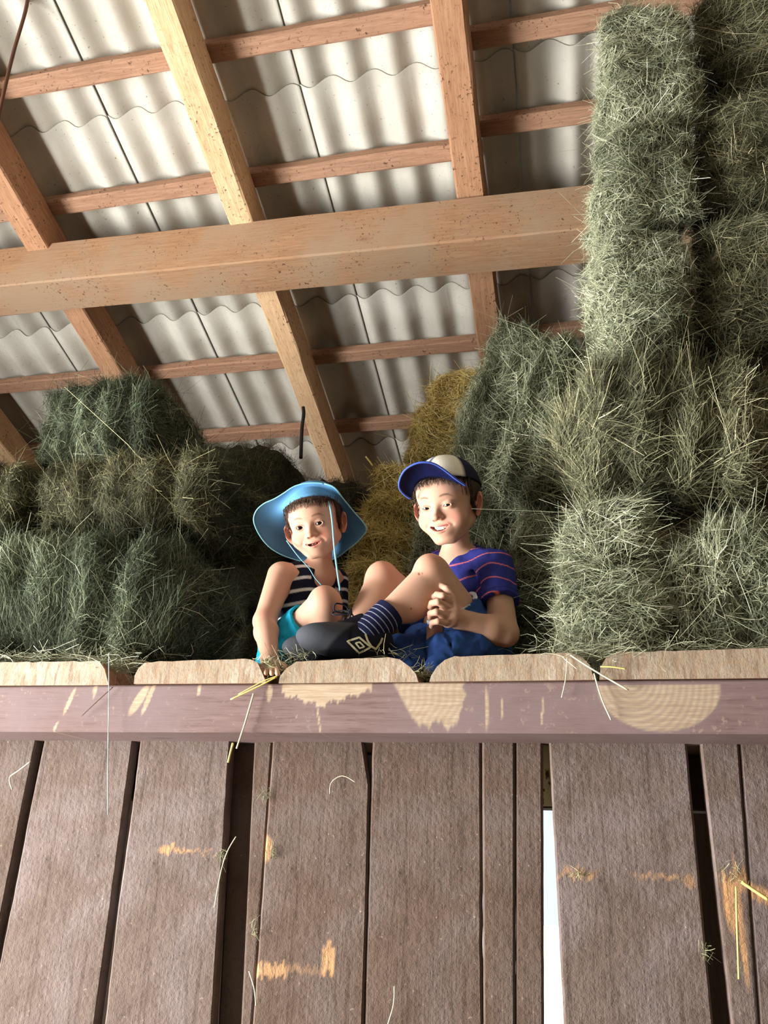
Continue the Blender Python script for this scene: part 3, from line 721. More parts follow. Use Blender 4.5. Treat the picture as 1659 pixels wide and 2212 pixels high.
stalk([(1232, 1415, 1.74), (1290, 1452, 1.735), (1358, 1491, 1.735)], .0018, pale, 'long pale stalk slanting down right over the plank end below the right bales')
stalk([(1297, 1440, 1.74), (1325, 1441, 1.735), (1352, 1445, 1.735)], .0016, gold, 'short stalk lying level over the rightmost plank end')
stalk([(1283, 1455, 1.74), (1300, 1510, 1.735), (1320, 1555, 1.738)], .0015, pale, 'pale stalk drooping beside the round scraped patch')
stalk([(1225, 1420, 1.74), (1222, 1465, 1.735), (1213, 1507, 1.737)], .0010, pale, 'thin stalk hanging down left of the round scraped patch')
stalk([(66, 1645, 1.885), (40, 1665, 1.885), (21, 1680, 1.887), (26, 1705, 1.888)], .0018, pale, 'bent straw stuck on the leftmost board')
stalk([(712, 1715, 1.888), (716, 1690, 1.886), (740, 1676, 1.885), (768, 1690, 1.887)], .0009, pale, 'fine curled stalk stuck on the middle boards')
stalk([(510, 1807, 1.880), (492, 1838, 1.875), (478, 1880, 1.880), (463, 1960, 1.887)], .0012, pale, 'thin fibres hanging at the edge of the wide dark gap')
stalk([(1602, 1905, 1.885), (1630, 1924, 1.880), (1659, 1943, 1.875)], .0035, gold, 'long splinter sticking out from the board at the right edge', 'wood_splinter', 'splinter')
stalk([(1590, 1915, 1.885), (1592, 2000, 1.881), (1596, 2115, 1.885)], .0020, gold, 'thin upright splinter hanging on the board at the right edge', 'wood_splinter', 'splinter')
stalk([(805, 1006, 2.38), (798, 996, 2.37), (790, 986, 2.36)], .0024, gold, 'thick bright straw sticking up from the straw bale left of the cap')
stalk([(538, 2098, 1.885), (549, 2135, 1.883), (553, 2172, 1.885)], .0014, pale, 'straw stuck upright at the foot of the board beside the wide gap')
stalk([(852, 2130, 1.887), (850, 2170, 1.885), (838, 2212, 1.885)], .0012, pale, 'thin stalk on the wide middle board near the bottom')
for i, (px, py, n, sx, lab) in enumerate(((590, 1850, 40, .006, 'dark torn fibres around the knot beside the wide dark gap'), (573, 1725, 22, .006, 'few straw bits caught on the board edge above the torn knot'),
        (478, 1855, 30, .007, 'wisps of hay caught on the left rim of the wide dark gap'), (1590, 1905, 40, .012, 'splintered fibres on the board at the right edge'),
        (1245, 1890, 40, .016, 'row of rough torn splinters beside the bright slit'), (1525, 2070, 30, .006, 'wisps of hay caught at the right-hand dark gap'), (550, 2020, 24, .005, 'wisps of hay low in the wide dark gap'))):
    loose('wood_fibres' if i in (0, 3, 4) else 'loose_hay', M['hayd'], [(px, py, Yw-.004, sx, .014 if i != 4 else .003, n, 1.6)], 40+i, lab, lenr=(.008, .03), wr=(.0005, .0013))
# twine of one leaning bale
V, Fc = tube_vf(smooth_path([P(1166, 770, 2.18), P(1140, 830, 2.19), P(1120, 880, 2.19), P(1106, 930, 2.2)]), .0013, 6)
tag(mesh_obj('baling_twine', V, Fc, plain('twine', srgb(120, 136, 150), .7), smooth=True), 'blue-grey baling twine running down between the leaning bales', 'twine')

# ------------------------------------------------------------------ light
def area(name, loc, target, sx, sy, power, color, spread=180):
    l = bpy.data.lights.new(name, 'AREA'); l.shape = 'RECTANGLE'; l.size = sx; l.size_y = sy; l.energy = power; l.color = color
    l.spread = math.radians(spread)
    o = bpy.data.objects.new(name, l); COL.objects.link(o); o.location = loc
    o.rotation_euler = (Vector(target)-Vector(loc)).to_track_quat('-Z', 'Z').to_euler(); return o
area('daylight_door', (XL-.03, .25, 1.15), (0, .25, 1.15), 2.6, 2.0, 760, (1, .985, .955))
w = bpy.data.worlds.new('sky'); scene.world = w; w.use_nodes = True
w.node_tree.nodes['Background'].inputs[0].default_value = (.86, .93, 1, 1); w.node_tree.nodes['Background'].inputs[1].default_value = 1.0
sl = bpy.data.lights.new('sun', 'SUN'); sl.energy = 9; sl.angle = .01; sl.color = (1, .95, .86)
so = bpy.data.objects.new('sun', sl); COL.objects.link(so); so.rotation_euler = (math.radians(38), 0, math.radians(200))
scene.view_settings.view_transform = 'Standard'; scene.view_settings.look = 'None'
scene.view_settings.gamma = 1; scene.view_settings.use_curve_mapping = False
scene.view_settings.exposure = .12
scene.cycles.max_bounces = 6; scene.cycles.diffuse_bounces = 4; scene.cycles.use_denoising = True
# ------------------------------------------------------------------ implicit-surface modelling for the figures
class Grid:
    def __init__(s, lo, hi, hc, fine=(), far=.05):
        """fine: list of (lo, hi, h) boxes in which the spacing is refined"""
        s.ax = []
        for a in range(3):
            x = lo[a]; out = [x]
            while x < hi[a]:
                h = hc
                for fl, fh, fs in fine:
                    if fl[a] <= x <= fh[a]: h = min(h, fs)
                x += h; out.append(x)
            s.ax.append(np.array(out, np.float32))
        s.V = np.full([len(a) for a in s.ax], far, np.float32)
    def rng(s, lo, hi):
        sl = []
        for a in range(3):
            i0, i1 = np.searchsorted(s.ax[a], [lo[a], hi[a]]); sl.append(slice(max(0, i0-1), min(len(s.ax[a]), i1+1)))
        return tuple(sl)
    def pts(s, sl):
        return np.stack(np.meshgrid(s.ax[0][sl[0]], s.ax[1][sl[1]], s.ax[2][sl[2]], indexing='ij'), -1)
    def apply(s, prim, k, op='add'):
        f, lo, hi = prim; m = k+.012
        sl = s.rng(np.array(lo)-m, np.array(hi)+m)
        if min(x.stop-x.start for x in sl) <= 0: return
        d = f(s.pts(sl)).astype(np.float32); v = s.V[sl]
        if op == 'sub': d = -d; v = -v; v = -v
        if op == 'add':
            h = np.clip(.5+.5*(v-d)/k, 0, 1) if k > 0 else (d < v).astype(np.float32)
            s.V[sl] = v+(d-v)*h-k*h*(1-h)
        else:
            h = np.clip(.5-.5*(v-d)/k, 0, 1) if k > 0 else (d > v).astype(np.float32)
            s.V[sl] = v+(d-v)*h+k*h*(1-h)
    def add(s, p, k=.01): s.apply(p, k, 'add'); return s
    def sub(s, p, k=.005): s.apply(p, k, 'sub'); return s
    def clip(s, f, k=.002):
        """intersect with half-space style field f(points) < 0 everywhere"""
        sl = tuple(slice(0, n) for n in s.V.shape); d = f(s.pts(sl)).astype(np.float32)
        s.V = np.maximum(s.V, d)
    def mesh(s):
        V = s.V; I = V < 0; nx, ny, nz = V.shape
        cells = []; pos = []; quads = []
        strides = np.array([ny*nz, nz, 1])
        for a in range(3):
            sl0 = [slice(None)]*3; sl1 = [slice(None)]*3; sl0[a] = slice(0, -1); sl1[a] = slice(1, None)
            A, Bv = I[tuple(sl0)], I[tuple(sl1)]
            idx = np.argwhere(A != Bv)
            b, c = (a+1) % 3, (a+2) % 3
            ok = (idx[:, b] > 0) & (idx[:, c] > 0) & (idx[:, b] < V.shape[b]-1) & (idx[:, c] < V.shape[c]-1); idx = idx[ok]
            j = idx.copy(); j[:, a] += 1
            v0 = V[idx[:, 0], idx[:, 1], idx[:, 2]]; v1 = V[j[:, 0], j[:, 1], j[:, 2]]
            t = v0/(v0-v1); p = np.stack([s.ax[k][idx[:, k]] for k in range(3)], 1).astype(np.float64)
            p[:, a] += t*(s.ax[a][j[:, a]]-s.ax[a][idx[:, a]])
            base = idx@strides
            cs = [base-strides[b]-strides[c], base-strides[c], base, base-strides[b]]
            for c_ in cs: cells.append(c_); pos.append(p)
            fl = v0 < 0
            q = np.stack(cs, 1); q[~fl] = q[~fl][:, ::-1]; quads.append(q)
        ids = np.concatenate(cells); pos = np.concatenate(pos)
        u, inv = np.unique(ids, return_inverse=True); cnt = np.bincount(inv)
        P_ = np.stack([np.bincount(inv, pos[:, k])/cnt for k in range(3)], 1)
        Q = np.searchsorted(u, np.concatenate(quads))
        return P_, Q
def relax(V, Q, n=1, lam=.5):
    for _ in range(n):
        S = np.zeros_like(V); C_ = np.zeros(len(V))
        for a in range(4):
            np.add.at(S, Q[:, a], V[Q[:, (a+1) % 4]]+V[Q[:, (a-1) % 4]]); np.add.at(C_, Q[:, a], 2)
        V = V+lam*(S/np.maximum(C_, 1)[:, None]-V)
    return V
def cone(a, b, ra, rb):
    a, b = np.array(a, float), np.array(b, float); ba = b-a; L2 = ba@ba+1e-12
    def f(p):
        pa = p-a; h = np.clip((pa@ba)/L2, 0, 1); return np.linalg.norm(pa-h[..., None]*ba, axis=-1)-(ra+(rb-ra)*h)
    return f, np.minimum(a-ra, b-rb), np.maximum(a+ra, b+rb)
def ell(c, r, R=None):
    c, r = np.array(c, float), np.array(r, float); m = max(r)
    def f(p):
        q = p-c
        if R is not None: q = q@R          # R columns = local axes in world
        k0 = np.linalg.norm(q/r, axis=-1); k1 = np.linalg.norm(q/(r*r), axis=-1)+1e-9
        return k0*(k0-1)/k1
    e = np.sqrt(((R*r)**2).sum(1)) if R is not None else r
    return f, c-e, c+e
def frame(fwd, up, right=None):
    f = nrm(fwd); u = np.array(up, float); u = nrm(u-f*(u@f)); x = np.cross(f, u); return np.stack([x, f, u], 1)
class Head:
    """local: x to the image right, y forward (towards the viewer), z to the crown"""
    def __init__(s, px, py, Y, roll, yaw, pitch, scale):
        s.c = P(px, py, Y); s.s = scale
        b = nrm(CP-s.c); r0 = nrm(cam_r-b*(cam_r@b)); u0 = nrm(np.cross(b, r0))
        if u0@cam_u < 0: u0 = -u0
        a = math.radians(roll); e = r0*math.cos(a)+u0*math.sin(a); u = -r0*math.sin(a)+u0*math.cos(a)
        y = math.radians(yaw); f = b*math.cos(y)-e*math.sin(y); e = e*math.cos(y)+b*math.sin(y)
        t = math.radians(pitch); f, u = f*math.cos(t)+u*math.sin(t), u*math.cos(t)-f*math.sin(t)
        s.R = np.stack([e, f, u], 1)
    def w(s, p): return s.c+s.s*(s.R@np.array(p, float))
    def loc(s, V): return (V-s.c)@s.R/s.s
    def cone(s, a, b, ra, rb): return cone(s.w(a), s.w(b), ra*s.s, rb*s.s)
    def ell(s, c, r, tilt=None):
        R = s.R
        if tilt is not None: R = s.R@np.array(__import__('mathutils').Euler([math.radians(t) for t in tilt]).to_matrix())
        return ell(s.w(c), np.array(r)*s.s, R)
def zmu(t, openm, smile): return -.0535+.0010+openm*.35*(1-t*t)+smile*.0050*t*t
def zml(t, openm, smile): return -.0535-.0010-openm*.95*(1-abs(t)**2.6)+smile*.0050*t*t
def build_head(G, h, smile, mouthw, zc, cheek, openm):
    H = h
    G.add(H.ell((0, -.018, .030), (.0735, .088, .0715)), .0)
    G.add(H.ell((0, .012, -.020), (.0600, .060, .066)), .02)
    G.add(H.ell((0, .030, .028), (.058, .046, .040)), .015)                 # forehead
    G.add(H.ell((0, .030, -.058), (.040, .040, .030)), .018)                # jaw
    G.add(H.ell((0, .051, zc+.013), (.019, .015, .013)), .012)              # chin
    for s_ in (-1, 1):
        G.add(H.cone((s_*.050, -.01, -.045), (s_*.018, .040, zc+.012), .014, .012), .018)
        G.sub(H.ell((s_*.0285, .092, -.002), (.0185, .022, .0125)), .012)   # eye socket
        G.add(H.ell((s_*.0345, .0430, -.036), (.0250+cheek, .023, .0240)), .020)   # cheek
        G.add(H.ell((s_*.0275, .058, -.003), (.0165, .0145, .0125)), .004)  # lids
    G.add(H.cone((0, .064, .004), (0, .0810, -.026), .0062, .0072), .010)
    G.add(H.ell((0, .0838, -.0285), (.0088, .0080, .0070)), .006)
    for s_ in (-1, 1):
        G.add(H.ell((s_*.0100, .0750, -.0310), (.0062, .0070, .0055)), .005)
        G.sub(H.ell((s_*.0056, .0810, -.0350), (.0030, .0045, .0024)), .0015)
        # smile crease
        G.sub(H.cone((s_*.019, .083, -.034), (s_*(mouthw+.0075), .068, -.050), .0022, .0022), .007)
        # lid opening
        G.sub(H.ell((s_*.0275, .0745, -.0036 if smile > 1 else -.0030), (.0110, .0125, .0034 if smile > 1 else .0056), (0, s_*-5, 0)), .0015)
    # lips: arcs
    zm = -.0535; n = 13; xs = np.linspace(-mouthw, mouthw, n)
    fy = lambda x: .0735-.0165*(abs(x)/.024)**2
    up = [(x, fy(x)+.001, zmu(x/mouthw, openm, smile)) for x in xs]
    lo = [(x, fy(x)-.0005, zml(x/mouthw, openm, smile)) for x in xs]
    G.add(H.ell((0, .056, -.053), (.030, .019, .024)), .008)
    for A in (up, lo):
        for i in range(n-1):
            r0 = .0024*(1-.4*abs(xs[i])/mouthw)+(.0010*(1-abs(xs[i])/mouthw) if A is lo else 0); r1 = .0024*(1-.4*abs(xs[i+1])/mouthw)+(.0010*(1-abs(xs[i+1])/mouthw) if A is lo else 0)
            G.add(H.cone(A[i], A[i+1], r0, r1), .003)
    for i in range(n-1):
        a = (np.array(up[i])+lo[i])/2; b = (np.array(up[i+1])+lo[i+1])/2
        ga = max(.0006, (up[i][2]-lo[i][2])/2-.0008); gb_ = max(.0006, (up[i+1][2]-lo[i+1][2])/2-.0008)
        for dy in (.008, .0, -.010, -.018): G.sub(H.cone(a+[0, dy, 0], b+[0, dy, 0], ga, gb_), .0008)
    # ears
    for s_ in (-1, 1):
        G.add(H.ell((s_*.0775, -.012, -.012), (.0065, .0190, .0300), (0, s_*14, s_*-42)), .005)
        G.sub(H.ell((s_*.0825, -.005, -.009), (.0042, .0095, .0160), (0, s_*14, s_*-42)), .004)
        G.add(H.ell((s_*.0735, -.006, -.034), (.0055, .0080, .0075)), .004)
        G.add(H.cone((s_*.0745, .002, -.016), (s_*.0745, .000, -.008), .003, .003), .002)
def head_paint(h, V, C, mouthw, browc, smile, openm):
    L = h.loc(V); x, y, z = L.T; ax = np.abs(x)
    def blend(m, col):
        m = np.clip(m, 0, 1)[:, None]; C[:] = C*(1-m)+np.array(col)*m
    inh = (np.abs(x) < .1) & (y > -.12) & (y < .12) & (z > -.11) & (z < .12)
    g = lambda a, b: np.exp(-(a**2)-(b**2))
    blend(.42*g((ax-.038)/.018, (z+.034)/.016)*(y > 0)*inh, srgb(222, 120, 104))
    blend(.25*g(x/.012, (z+.030)/.010)*(y > .05)*inh, srgb(220, 130, 110))
    blend(.45*(ax > .071)*inh*(y < .03), srgb(216, 120, 100))
    zm = -.0535; t = np.clip(ax/mouthw, 0, 1)
    zu = zmu(t, openm, smile); zl = zml(t, openm, smile)
    lip = np.clip(np.minimum(zu+.0026*(1-.4*t)-z, z-(zl-.0038*(1-.4*t)))/.0012+.5, 0, 1)*(ax < mouthw+.002)*(y > .045)
    blend(lip*.6*inh, srgb(214, 124, 116))
    gap = np.clip(np.minimum(zu-.0012-z, z-zl-.0012)/.001, 0, 1)*(ax < mouthw-.001)*(y > .03)*(y < .0715-.0165*(ax/.024)**2)
    blend(gap*inh, srgb(96, 34, 34))
    zb = .0185+.0040*np.sin(np.clip((ax-.012)/.033, 0, 1)*3.14)-.004*np.clip((ax-.035)/.01, 0, 1)
    brow = np.exp(-((z-zb)/.0026)**2)*np.clip((ax-.011)/.006, 0, 1)*np.clip((.046-ax)/.012, 0, 1)*(y > .03)
    blend(brow*.85*inh, browc)
    # lash line: rim of the lid opening
    e = ((ax-.0275)/.0138)**2+((z+.0030)/(.0050 if smile > 1 else .0070))**2
    blend(np.exp(-((e-1.05)/.22)**2)*(y > .045)*np.where(z > -.003, .85, .4)*inh, srgb(70, 42, 34))
def uvsphere(c, r, n=20):
    V = []; Fc = []
    for i in range(n+1):
        for j in range(2*n):
            th = math.pi*i/n; ph = math.pi*j/n; V.append((math.sin(th)*math.cos(ph), math.sin(th)*math.sin(ph), math.cos(th)))
    for i in range(n):
        for j in range(2*n): Fc.append((i*2*n+j, (i+1)*2*n+j, (i+1)*2*n+(j+1) % (2*n), i*2*n+(j+1) % (2*n)))
    return np.array(V), Fc
SKIN = np.array(srgb(199, 157, 134))
M['skin'] = vcol('skin', .62, .22, sss=.12)
M['eye'] = vcol('eye_gloss', .08, .5)
M['teeth'] = plain('teeth_white', srgb(240, 232, 212), .3, .4)
def eyes_teeth(h, root, look, mouthw, smile, openm):
    for s_ in (-1, 1):
        V, Fc = uvsphere(0, 0, 28); c = h.w((s_*.0275, .0575, -.0030)); r = .0128*h.s
        fw = nrm(.45*nrm(CP-c)+.55*h.R[:, 1]); dt = V@fw
        C = np.tile(np.array(srgb(172, 164, 160)), (len(V), 1))
        C[dt > .77] = srgb(58, 36, 26); C[dt > .94] = (.004, .004, .004)
        mesh_obj('eye', c+V*r, Fc, M['eye'], root, smooth=True, attrs={'Col': C})
    # teeth: a curved row with small notches
    n = 8; xs = np.linspace(-mouthw*.86, mouthw*.86, n+1); V = []; Fc = []
    for i in range(n):
        xa, xb = xs[i]+.0002, xs[i+1]-.0002; k = len(V)
        for x in (xa, (xa+xb)/2, xb):
            t = abs(x)/mouthw; zt = zmu(t, openm, smile)+.0008
            hh = min((.0105 if abs(x) < mouthw*.42 else .0088), (zmu(t, openm, smile)-zml(t, openm, smile))*(.9 if smile > 1 else .6)); edge = 0 if x == (xa+xb)/2 else .0006
            y = .0700-.0165*(x/.024)**2-.0012
            V += [(x, y, zt), (x, y+(.0004 if not edge else 0), zt-hh+edge), (x, y-.004, zt), (x, y-.004, zt-hh+edge)]
        for a in (0, 4):
            Fc += [(k+a, k+a+1, k+a+5, k+a+4), (k+a+2, k+a+6, k+a+7, k+a+3), (k+a+1, k+a+3, k+a+7, k+a+5)]
        Fc += [(k, k+2, k+3, k+1), (k+8, k+9, k+11, k+10)]
    V = np.array([h.w(v) for v in V]); mesh_obj('teeth', V, Fc, M['teeth'], root)
def cap_hair(h, root, col, seed, keep, fringe, hres=.0022, infl=.005, sideL=-.02):
    """skull cap of hair plus strands over the forehead and temples"""
    lo = h.c-.15; G = Grid(lo, h.c+.15, hres)
    G.add(h.ell((0, -.020, .030), (.0745+infl, .0885+infl, .0725+infl)), 0)
    G.add(h.ell((0, -.045, -.015), (.062, .055, .060)), .015)
    def f(p):
        L = (p-h.c)@h.R/h.s; return keep(L[..., 0], L[..., 1], L[..., 2])*h.s
    G.clip(f); V, Q = G.mesh(); V = relax(V, Q, 1)
    r = np.random.default_rng(seed); RV = []; RQ = []
    n = len(fringe); p = np.array([h.w(a) for a, b in fringe]); q = np.array([h.w(b) for a, b in fringe])
    mats = [M[col]]
    o = mesh_obj('hair', V, Q, mats, root, smooth=True)
    # strands
    SV = []; SF = []
    for (a, b) in fringe:
        for _ in range(5):
            j = r.normal(0, .0022, 3); aa = np.array(a)+r.normal(0, .003, 3); bb = np.array(b)+j
            mid = (aa+bb)/2+np.array([r.normal(0, .0015), .003, .001])
            tv, tf = tube_vf([h.w(v) for v in smooth_path([aa, mid, bb], 3)], [x*h.s for x in np.linspace(.0009, .0002, 7)], 4)
            k = len(SV); SV += [tuple(v) for v in tv]; SF += [tuple(i+k for i in g) for g in tf]
    mesh_obj('fringe', SV, SF, mats, root, smooth=True)
def ramp_paint(V, a, b):
    a, b = np.array(a), np.array(b); return ((V-a)@(b-a))/((b-a)@(b-a))
M['hair'] = plain('hair_dark_brown', srgb(52, 36, 28), .55, .35)
M['hairb'] = plain('hair_brown', srgb(66, 46, 34), .6, .3)
def finger(G, pts, r0, r1, k=.003):
    rr = np.linspace(r0, r1, len(pts))
    for i in range(len(pts)-1): G.add(cone(pts[i], pts[i+1], rr[i], rr[i+1]), k if i == 0 else .0015)
def put(name, G, mats, root, colfn=None, rl=1, label=None, wr=0, wf=24):
    V, Q = G.mesh(); V = relax(V, Q, rl)
    if wr:
        D = np.array([list(noise.noise_vector(Vector((v*wf).tolist()))) for v in V]); D2 = np.array([list(noise.noise_vector(Vector((v*wf*2.7).tolist()))) for v in V])
        V = V+wr*(D+.4*D2)
    at = {'Col': colfn(V)} if colfn else None
    o = mesh_obj(name, V, Q, mats, root, smooth=True, attrs=at)
    if label: o['label'] = label
    return o
def flat(c): return lambda V: np.tile(np.array(c), (len(V), 1))
M['cloth'] = vcol('cloth', .85, .15, weave=260)
M['denim'] = vcol('denim', .85, .15, weave=420)
M['rubber'] = vcol('shoe_rubber', .8, .15, weave=60)

# ================= the older child (right): cap, striped navy T-shirt, denim shorts
rB = empty('person', tuple(P(1010, 1480, 2.08)), 'older grinning child in a navy and white cap, sitting with knees drawn up', 'person')
hB = Head(965, 1088, 1.97, 9.5, 22, 0, 1.05)
Nb = P(988, 1203, 2.07)
SL, SR = P(1066, 1226, 2.04), P(952, 1226, 2.20)
EL, WL = P(1092, 1368, 1.99), P(992, 1338, 1.925)
HL, HR = P(1030, 1400, 2.04), P(985, 1405, 2.18)
K1, A1 = P(934, 1240, 1.93), P(812, 1352, 1.865)
K2, A2 = P(826, 1254, 2.02), P(752, 1392, 1.93)
for n_, a_, b_ in (('shoulders', SL, SR), ('uparm', SL, EL), ('forearm', EL, WL), ('thigh', HL, K1), ('shin', K1, A1), ('thigh2', HR, K2), ('shin2', K2, A2), ('torso', Nb, (HL+HR)/2)):
    print('B', n_, round(float(np.linalg.norm(a_-b_)), 3))
fB = [(hB.c-np.array([.115, .125, .115]), hB.c+np.array([.115, .125, .115]), .0016), (P(955, 1320, 1.9)-.055, P(955, 1320, 1.9)+.06, .0022)]
allB = np.array([hB.c, SL, SR, EL, WL, HL, HR, K1, A1, K2, A2])
G = Grid(allB.min(0)-.13, allB.max(0)+.14, .0045, fB)
build_head(G, hB, 1.3, .0258, -.0945, .0015, .0088)
G.add(cone(hB.w((0, -.028, -.050)), Nb, .036, .037), .018)
MidH = (HL+HR)/2; MidS = (SL+SR)/2; Ch = MidS+(MidH-MidS)*.35
G.add(cone(Nb, MidS+(Nb-MidS)*.2, .040, .055), .02)
tx = nrm(SL-SR); tz = nrm(MidS-MidH); tf = np.cross(tx, tz); tf = tf*np.sign(tf@(CP-MidS)); RB = np.stack([tx, tf, nrm(np.cross(tx, tf))*1.0], 1)
G.add(ell(Ch, (.100, .070, .125), RB), .03).add(ell(MidH, (.095, .080, .085), RB), .04)
G.add(cone(Nb-[0, 0, .02], SL, .036, .038), .03).add(cone(Nb-[0, 0, .02], SR, .036, .038), .03)
def arm(G, S, E, W, ra=.038, rb=.031, rc=.033, rd=.023):
    G.add(cone(S, E, ra, rb), .015); m = E+(W-E)*.3
    G.add(cone(E, m, rb, rc), .012).add(cone(m, W, rc, rd), .012)
arm(G, SL, EL, WL)
ER, WR = P(925, 1345, 2.15), P(952, 1352, 1.99); arm(G, SR, ER, WR)
def leg(G, Hp, K, A, rt=.066, rk=.044, rc=.043, ra=.028, calf=None, kd=None):
    G.add(cone(Hp, K, rt, rk), .02); G.add(cone(K, A, rk-.004, ra), .012)
    m = K+(A-K)*.34; back = calf if calf is not None else np.array([0, 0, 0]); G.add(ell(m+back, (rc*.92, rc*.92, rc*1.9), frame_z(A-K)), .02)
    if kd is not None: G.add(ell(K+kd, (.034, .034, .036)), .014)
def frame_z(d):
    z = nrm(d); x = nrm(np.cross(z, (.3, .9, .2))); return np.stack([x, np.cross(z, x), z], 1)
leg(G, HL, K1, A1, calf=np.array([.018, .01, -.016]), kd=np.array([-.006, -.012, .010]))
leg(G, HR, K2, A2, rk=.045, calf=np.array([.016, .01, -.006]), kd=np.array([.0, -.012, .010]))
# near hand: palm and five fingers closed around the back of the shin
pc = P(978, 1330, 1.905); G.add(cone(WL, pc, .023, .024), .012)
G.add(ell(P(968, 1326, 1.90), (.024, .016, .034)), .010)
fl = [([P(974, 1300, 1.89), P(957, 1287, 1.872), P(944, 1284, 1.880), P(937, 1290, 1.895)], .0090, .0068),
      ([P(966, 1312, 1.885), P(946, 1300, 1.864), P(933, 1303, 1.876), P(930, 1312, 1.893)], .0092, .0070),
      ([P(962, 1330, 1.885), P(943, 1322, 1.864), P(930, 1325, 1.877), P(929, 1334, 1.893)], .0090, .0068),
      ([P(962, 1346, 1.888), P(946, 1342, 1.868), P(934, 1345, 1.880), P(932, 1353, 1.893)], .0080, .0062),
      ([P(985, 1318, 1.895), P(978, 1292, 1.888), P(965, 1272, 1.890), P(955, 1266, 1.898)], .0095, .0072)]
for pts, a_, b_ in fl: finger(G, pts, a_, b_)
# far hand behind it
G.add(ell(P(947, 1362, 1.95), (.020, .018, .026)), .012)
for k in range(4): finger(G, [P(946, 1350+8*k, 1.94), P(934, 1352+8*k, 1.925), P(926, 1358+8*k, 1.93)], .0075, .006)
finger(G, [P(950, 1348, 1.945), P(942, 1338, 1.93), P(938, 1332, 1.925)], .008, .0065)
def bodyB(V):
    C = np.tile(SKIN, (len(V), 1)); head_paint(hB, V, C, .0258, srgb(96, 66, 50), 1.3, .0088)
    for K in (K1, K2):
        d = np.linalg.norm(V-(K+[0, -.03, .03]), axis=1); m = (.35*np.exp(-(d/.03)**2))[:, None]; C[:] = C*(1-m)+np.array(srgb(206, 130, 104))*m
    for (px, py, Y, r_) in ((905, 1240, 1.9, .004), (912, 1237, 1.9, .003), (888, 1315, 1.87, .003)):
        dd = np.linalg.norm(np.cross(V-CP, nrm(P(px, py, Y)-CP)), axis=1); C[(dd < r_*.8)] = srgb(150, 98, 78)
    return C
put('body', G, M['skin'], rB, bodyB)
eyes_teeth(hB, rB, (.0, 0), .0258, 1.3, .0088)
def keepB(x, y, z):
    return np.minimum(np.maximum(.058-z, -.5), np.maximum(y-.012+.35*np.clip(-z, 0, .2), -(z+.055)))*1.0 if False else np.minimum(.060+.15*np.abs(x)-z, np.maximum(y-.010, -(z+.060)))
rr = np.random.default_rng(5); fr = []
for t in np.linspace(-1, 1, 34):
    a_ = t*1.25; x = .070*math.sin(a_); y = -.012+.088*math.cos(a_)
    drop = .002+.009*abs(math.sin(t*9))+(.012 if abs(t) > .8 else 0)
    fr.append(((x, y-.004, .068-.012*abs(t)), (x*1.0+rr.normal(0, .003)+.004, y+.0035, .058-drop-.030*abs(t)**2)))
for s_ in (-1, 1):
    for k in range(7):
        zz = .045-.012*k; fr.append(((s_*.0745, .010, zz+.012), (s_*.0735, .022-.0022*k, zz-.010)))
cap_hair(hB, rB, 'hair', 3, keepB, fr)

# T-shirt
orangeS = srgb(232, 120, 112); navyS = np.array(srgb(48, 52, 128)); navyD = np.array(srgb(34, 38, 96))
lo_, hi_ = np.minimum(SL, SR)-.16, np.maximum(SL, SR)+.14; lo_[2] = MidH[2]-.10
G = Grid(lo_, hi_, .0023)
inf = .011
G.add(ell(Ch, (.100+inf, .070+inf, .125+inf), RB), .0).add(ell(MidH+[0, 0, .03], (.098+inf, .082+inf, .085), RB), .05)
G.add(cone(Nb-[0, 0, .03], SL, .038+inf*.6, .040+inf*.7), .03).add(cone(Nb-[0, 0, .03], SR, .038+inf*.6, .040+inf*.7), .03)
slE = SL+(EL-SL)*.60; G.add(cone(SL, slE, .045, .052), .018); srE = SR+(ER-SR)*.6; G.add(cone(SR, srE, .045, .052), .018)
# folds
for i in range(9):
    a_ = SL+(EL-SL)*(.05+.07*i)+np.array([-.045, -.02, .0]); G.sub(cone(a_, a_+np.array([-.05, -.03, -.05+.012*i]), .003, .002), .012)
dsl = nrm(EL-SL)
G.sub(cone(SL+dsl*.08, SL+dsl*.30, .034, .048), .002)
dv = Nb-hB.w((0, -.028, -.050)); up_ = nrm(-dv)
nf = nrm((CP-Nb)*np.array([1, 1, 0])+np.array([-.9, 0, 0])*1.2)
G.sub(cone(Nb-up_*.01, Nb+up_*.12, .047, .060), .004)
G.sub(cone(Nb+nf*.03+up_*.03, Nb+nf*.075-up_*.055, .040, .010), .004)
def endclip(S, d, L):      # cut sleeves flat
    def f(p):
        q = p-S; t = q@d; r_ = np.linalg.norm(q-t[..., None]*d, axis=-1); return np.where(r_ < .075, t-L, -1.)
    return f
G.clip(endclip(SL, dsl, np.linalg.norm(EL-SL)*.56))
def shirtcol(V):
    C = np.tile(navyS, (len(V), 1)); t = (V-MidS)@tz+.012*np.sin((V-MidS)@tx*30)
    onl = ((V-SL)@dsl > .0)&(np.linalg.norm(np.cross(V-SL, dsl), axis=1) < .062)
    t2 = (V-SL)@dsl; v = np.where(onl, t2+.005*np.sin(V[:, 0]*60), t)
    ph = (v/.043) % 1.0; st = np.clip((.046-np.abs(ph-.5))/.03, 0, 1)[:, None]; C = C*(1-st)+np.array(orangeS)*st
    hem = onl & (t2 > np.linalg.norm(EL-SL)*.56-.016) & (t2 < np.linalg.norm(EL-SL)*.56-.013); C[hem] = navyD
    nd = np.linalg.norm(np.cross(V-Nb, up_), axis=1); C[(nd < .052) & (V[:, 2] > Nb[2]-.03)] = navyD
    return C
put('shirt', G, M['cloth'], rB, shirtcol, wr=.0055, wf=20)

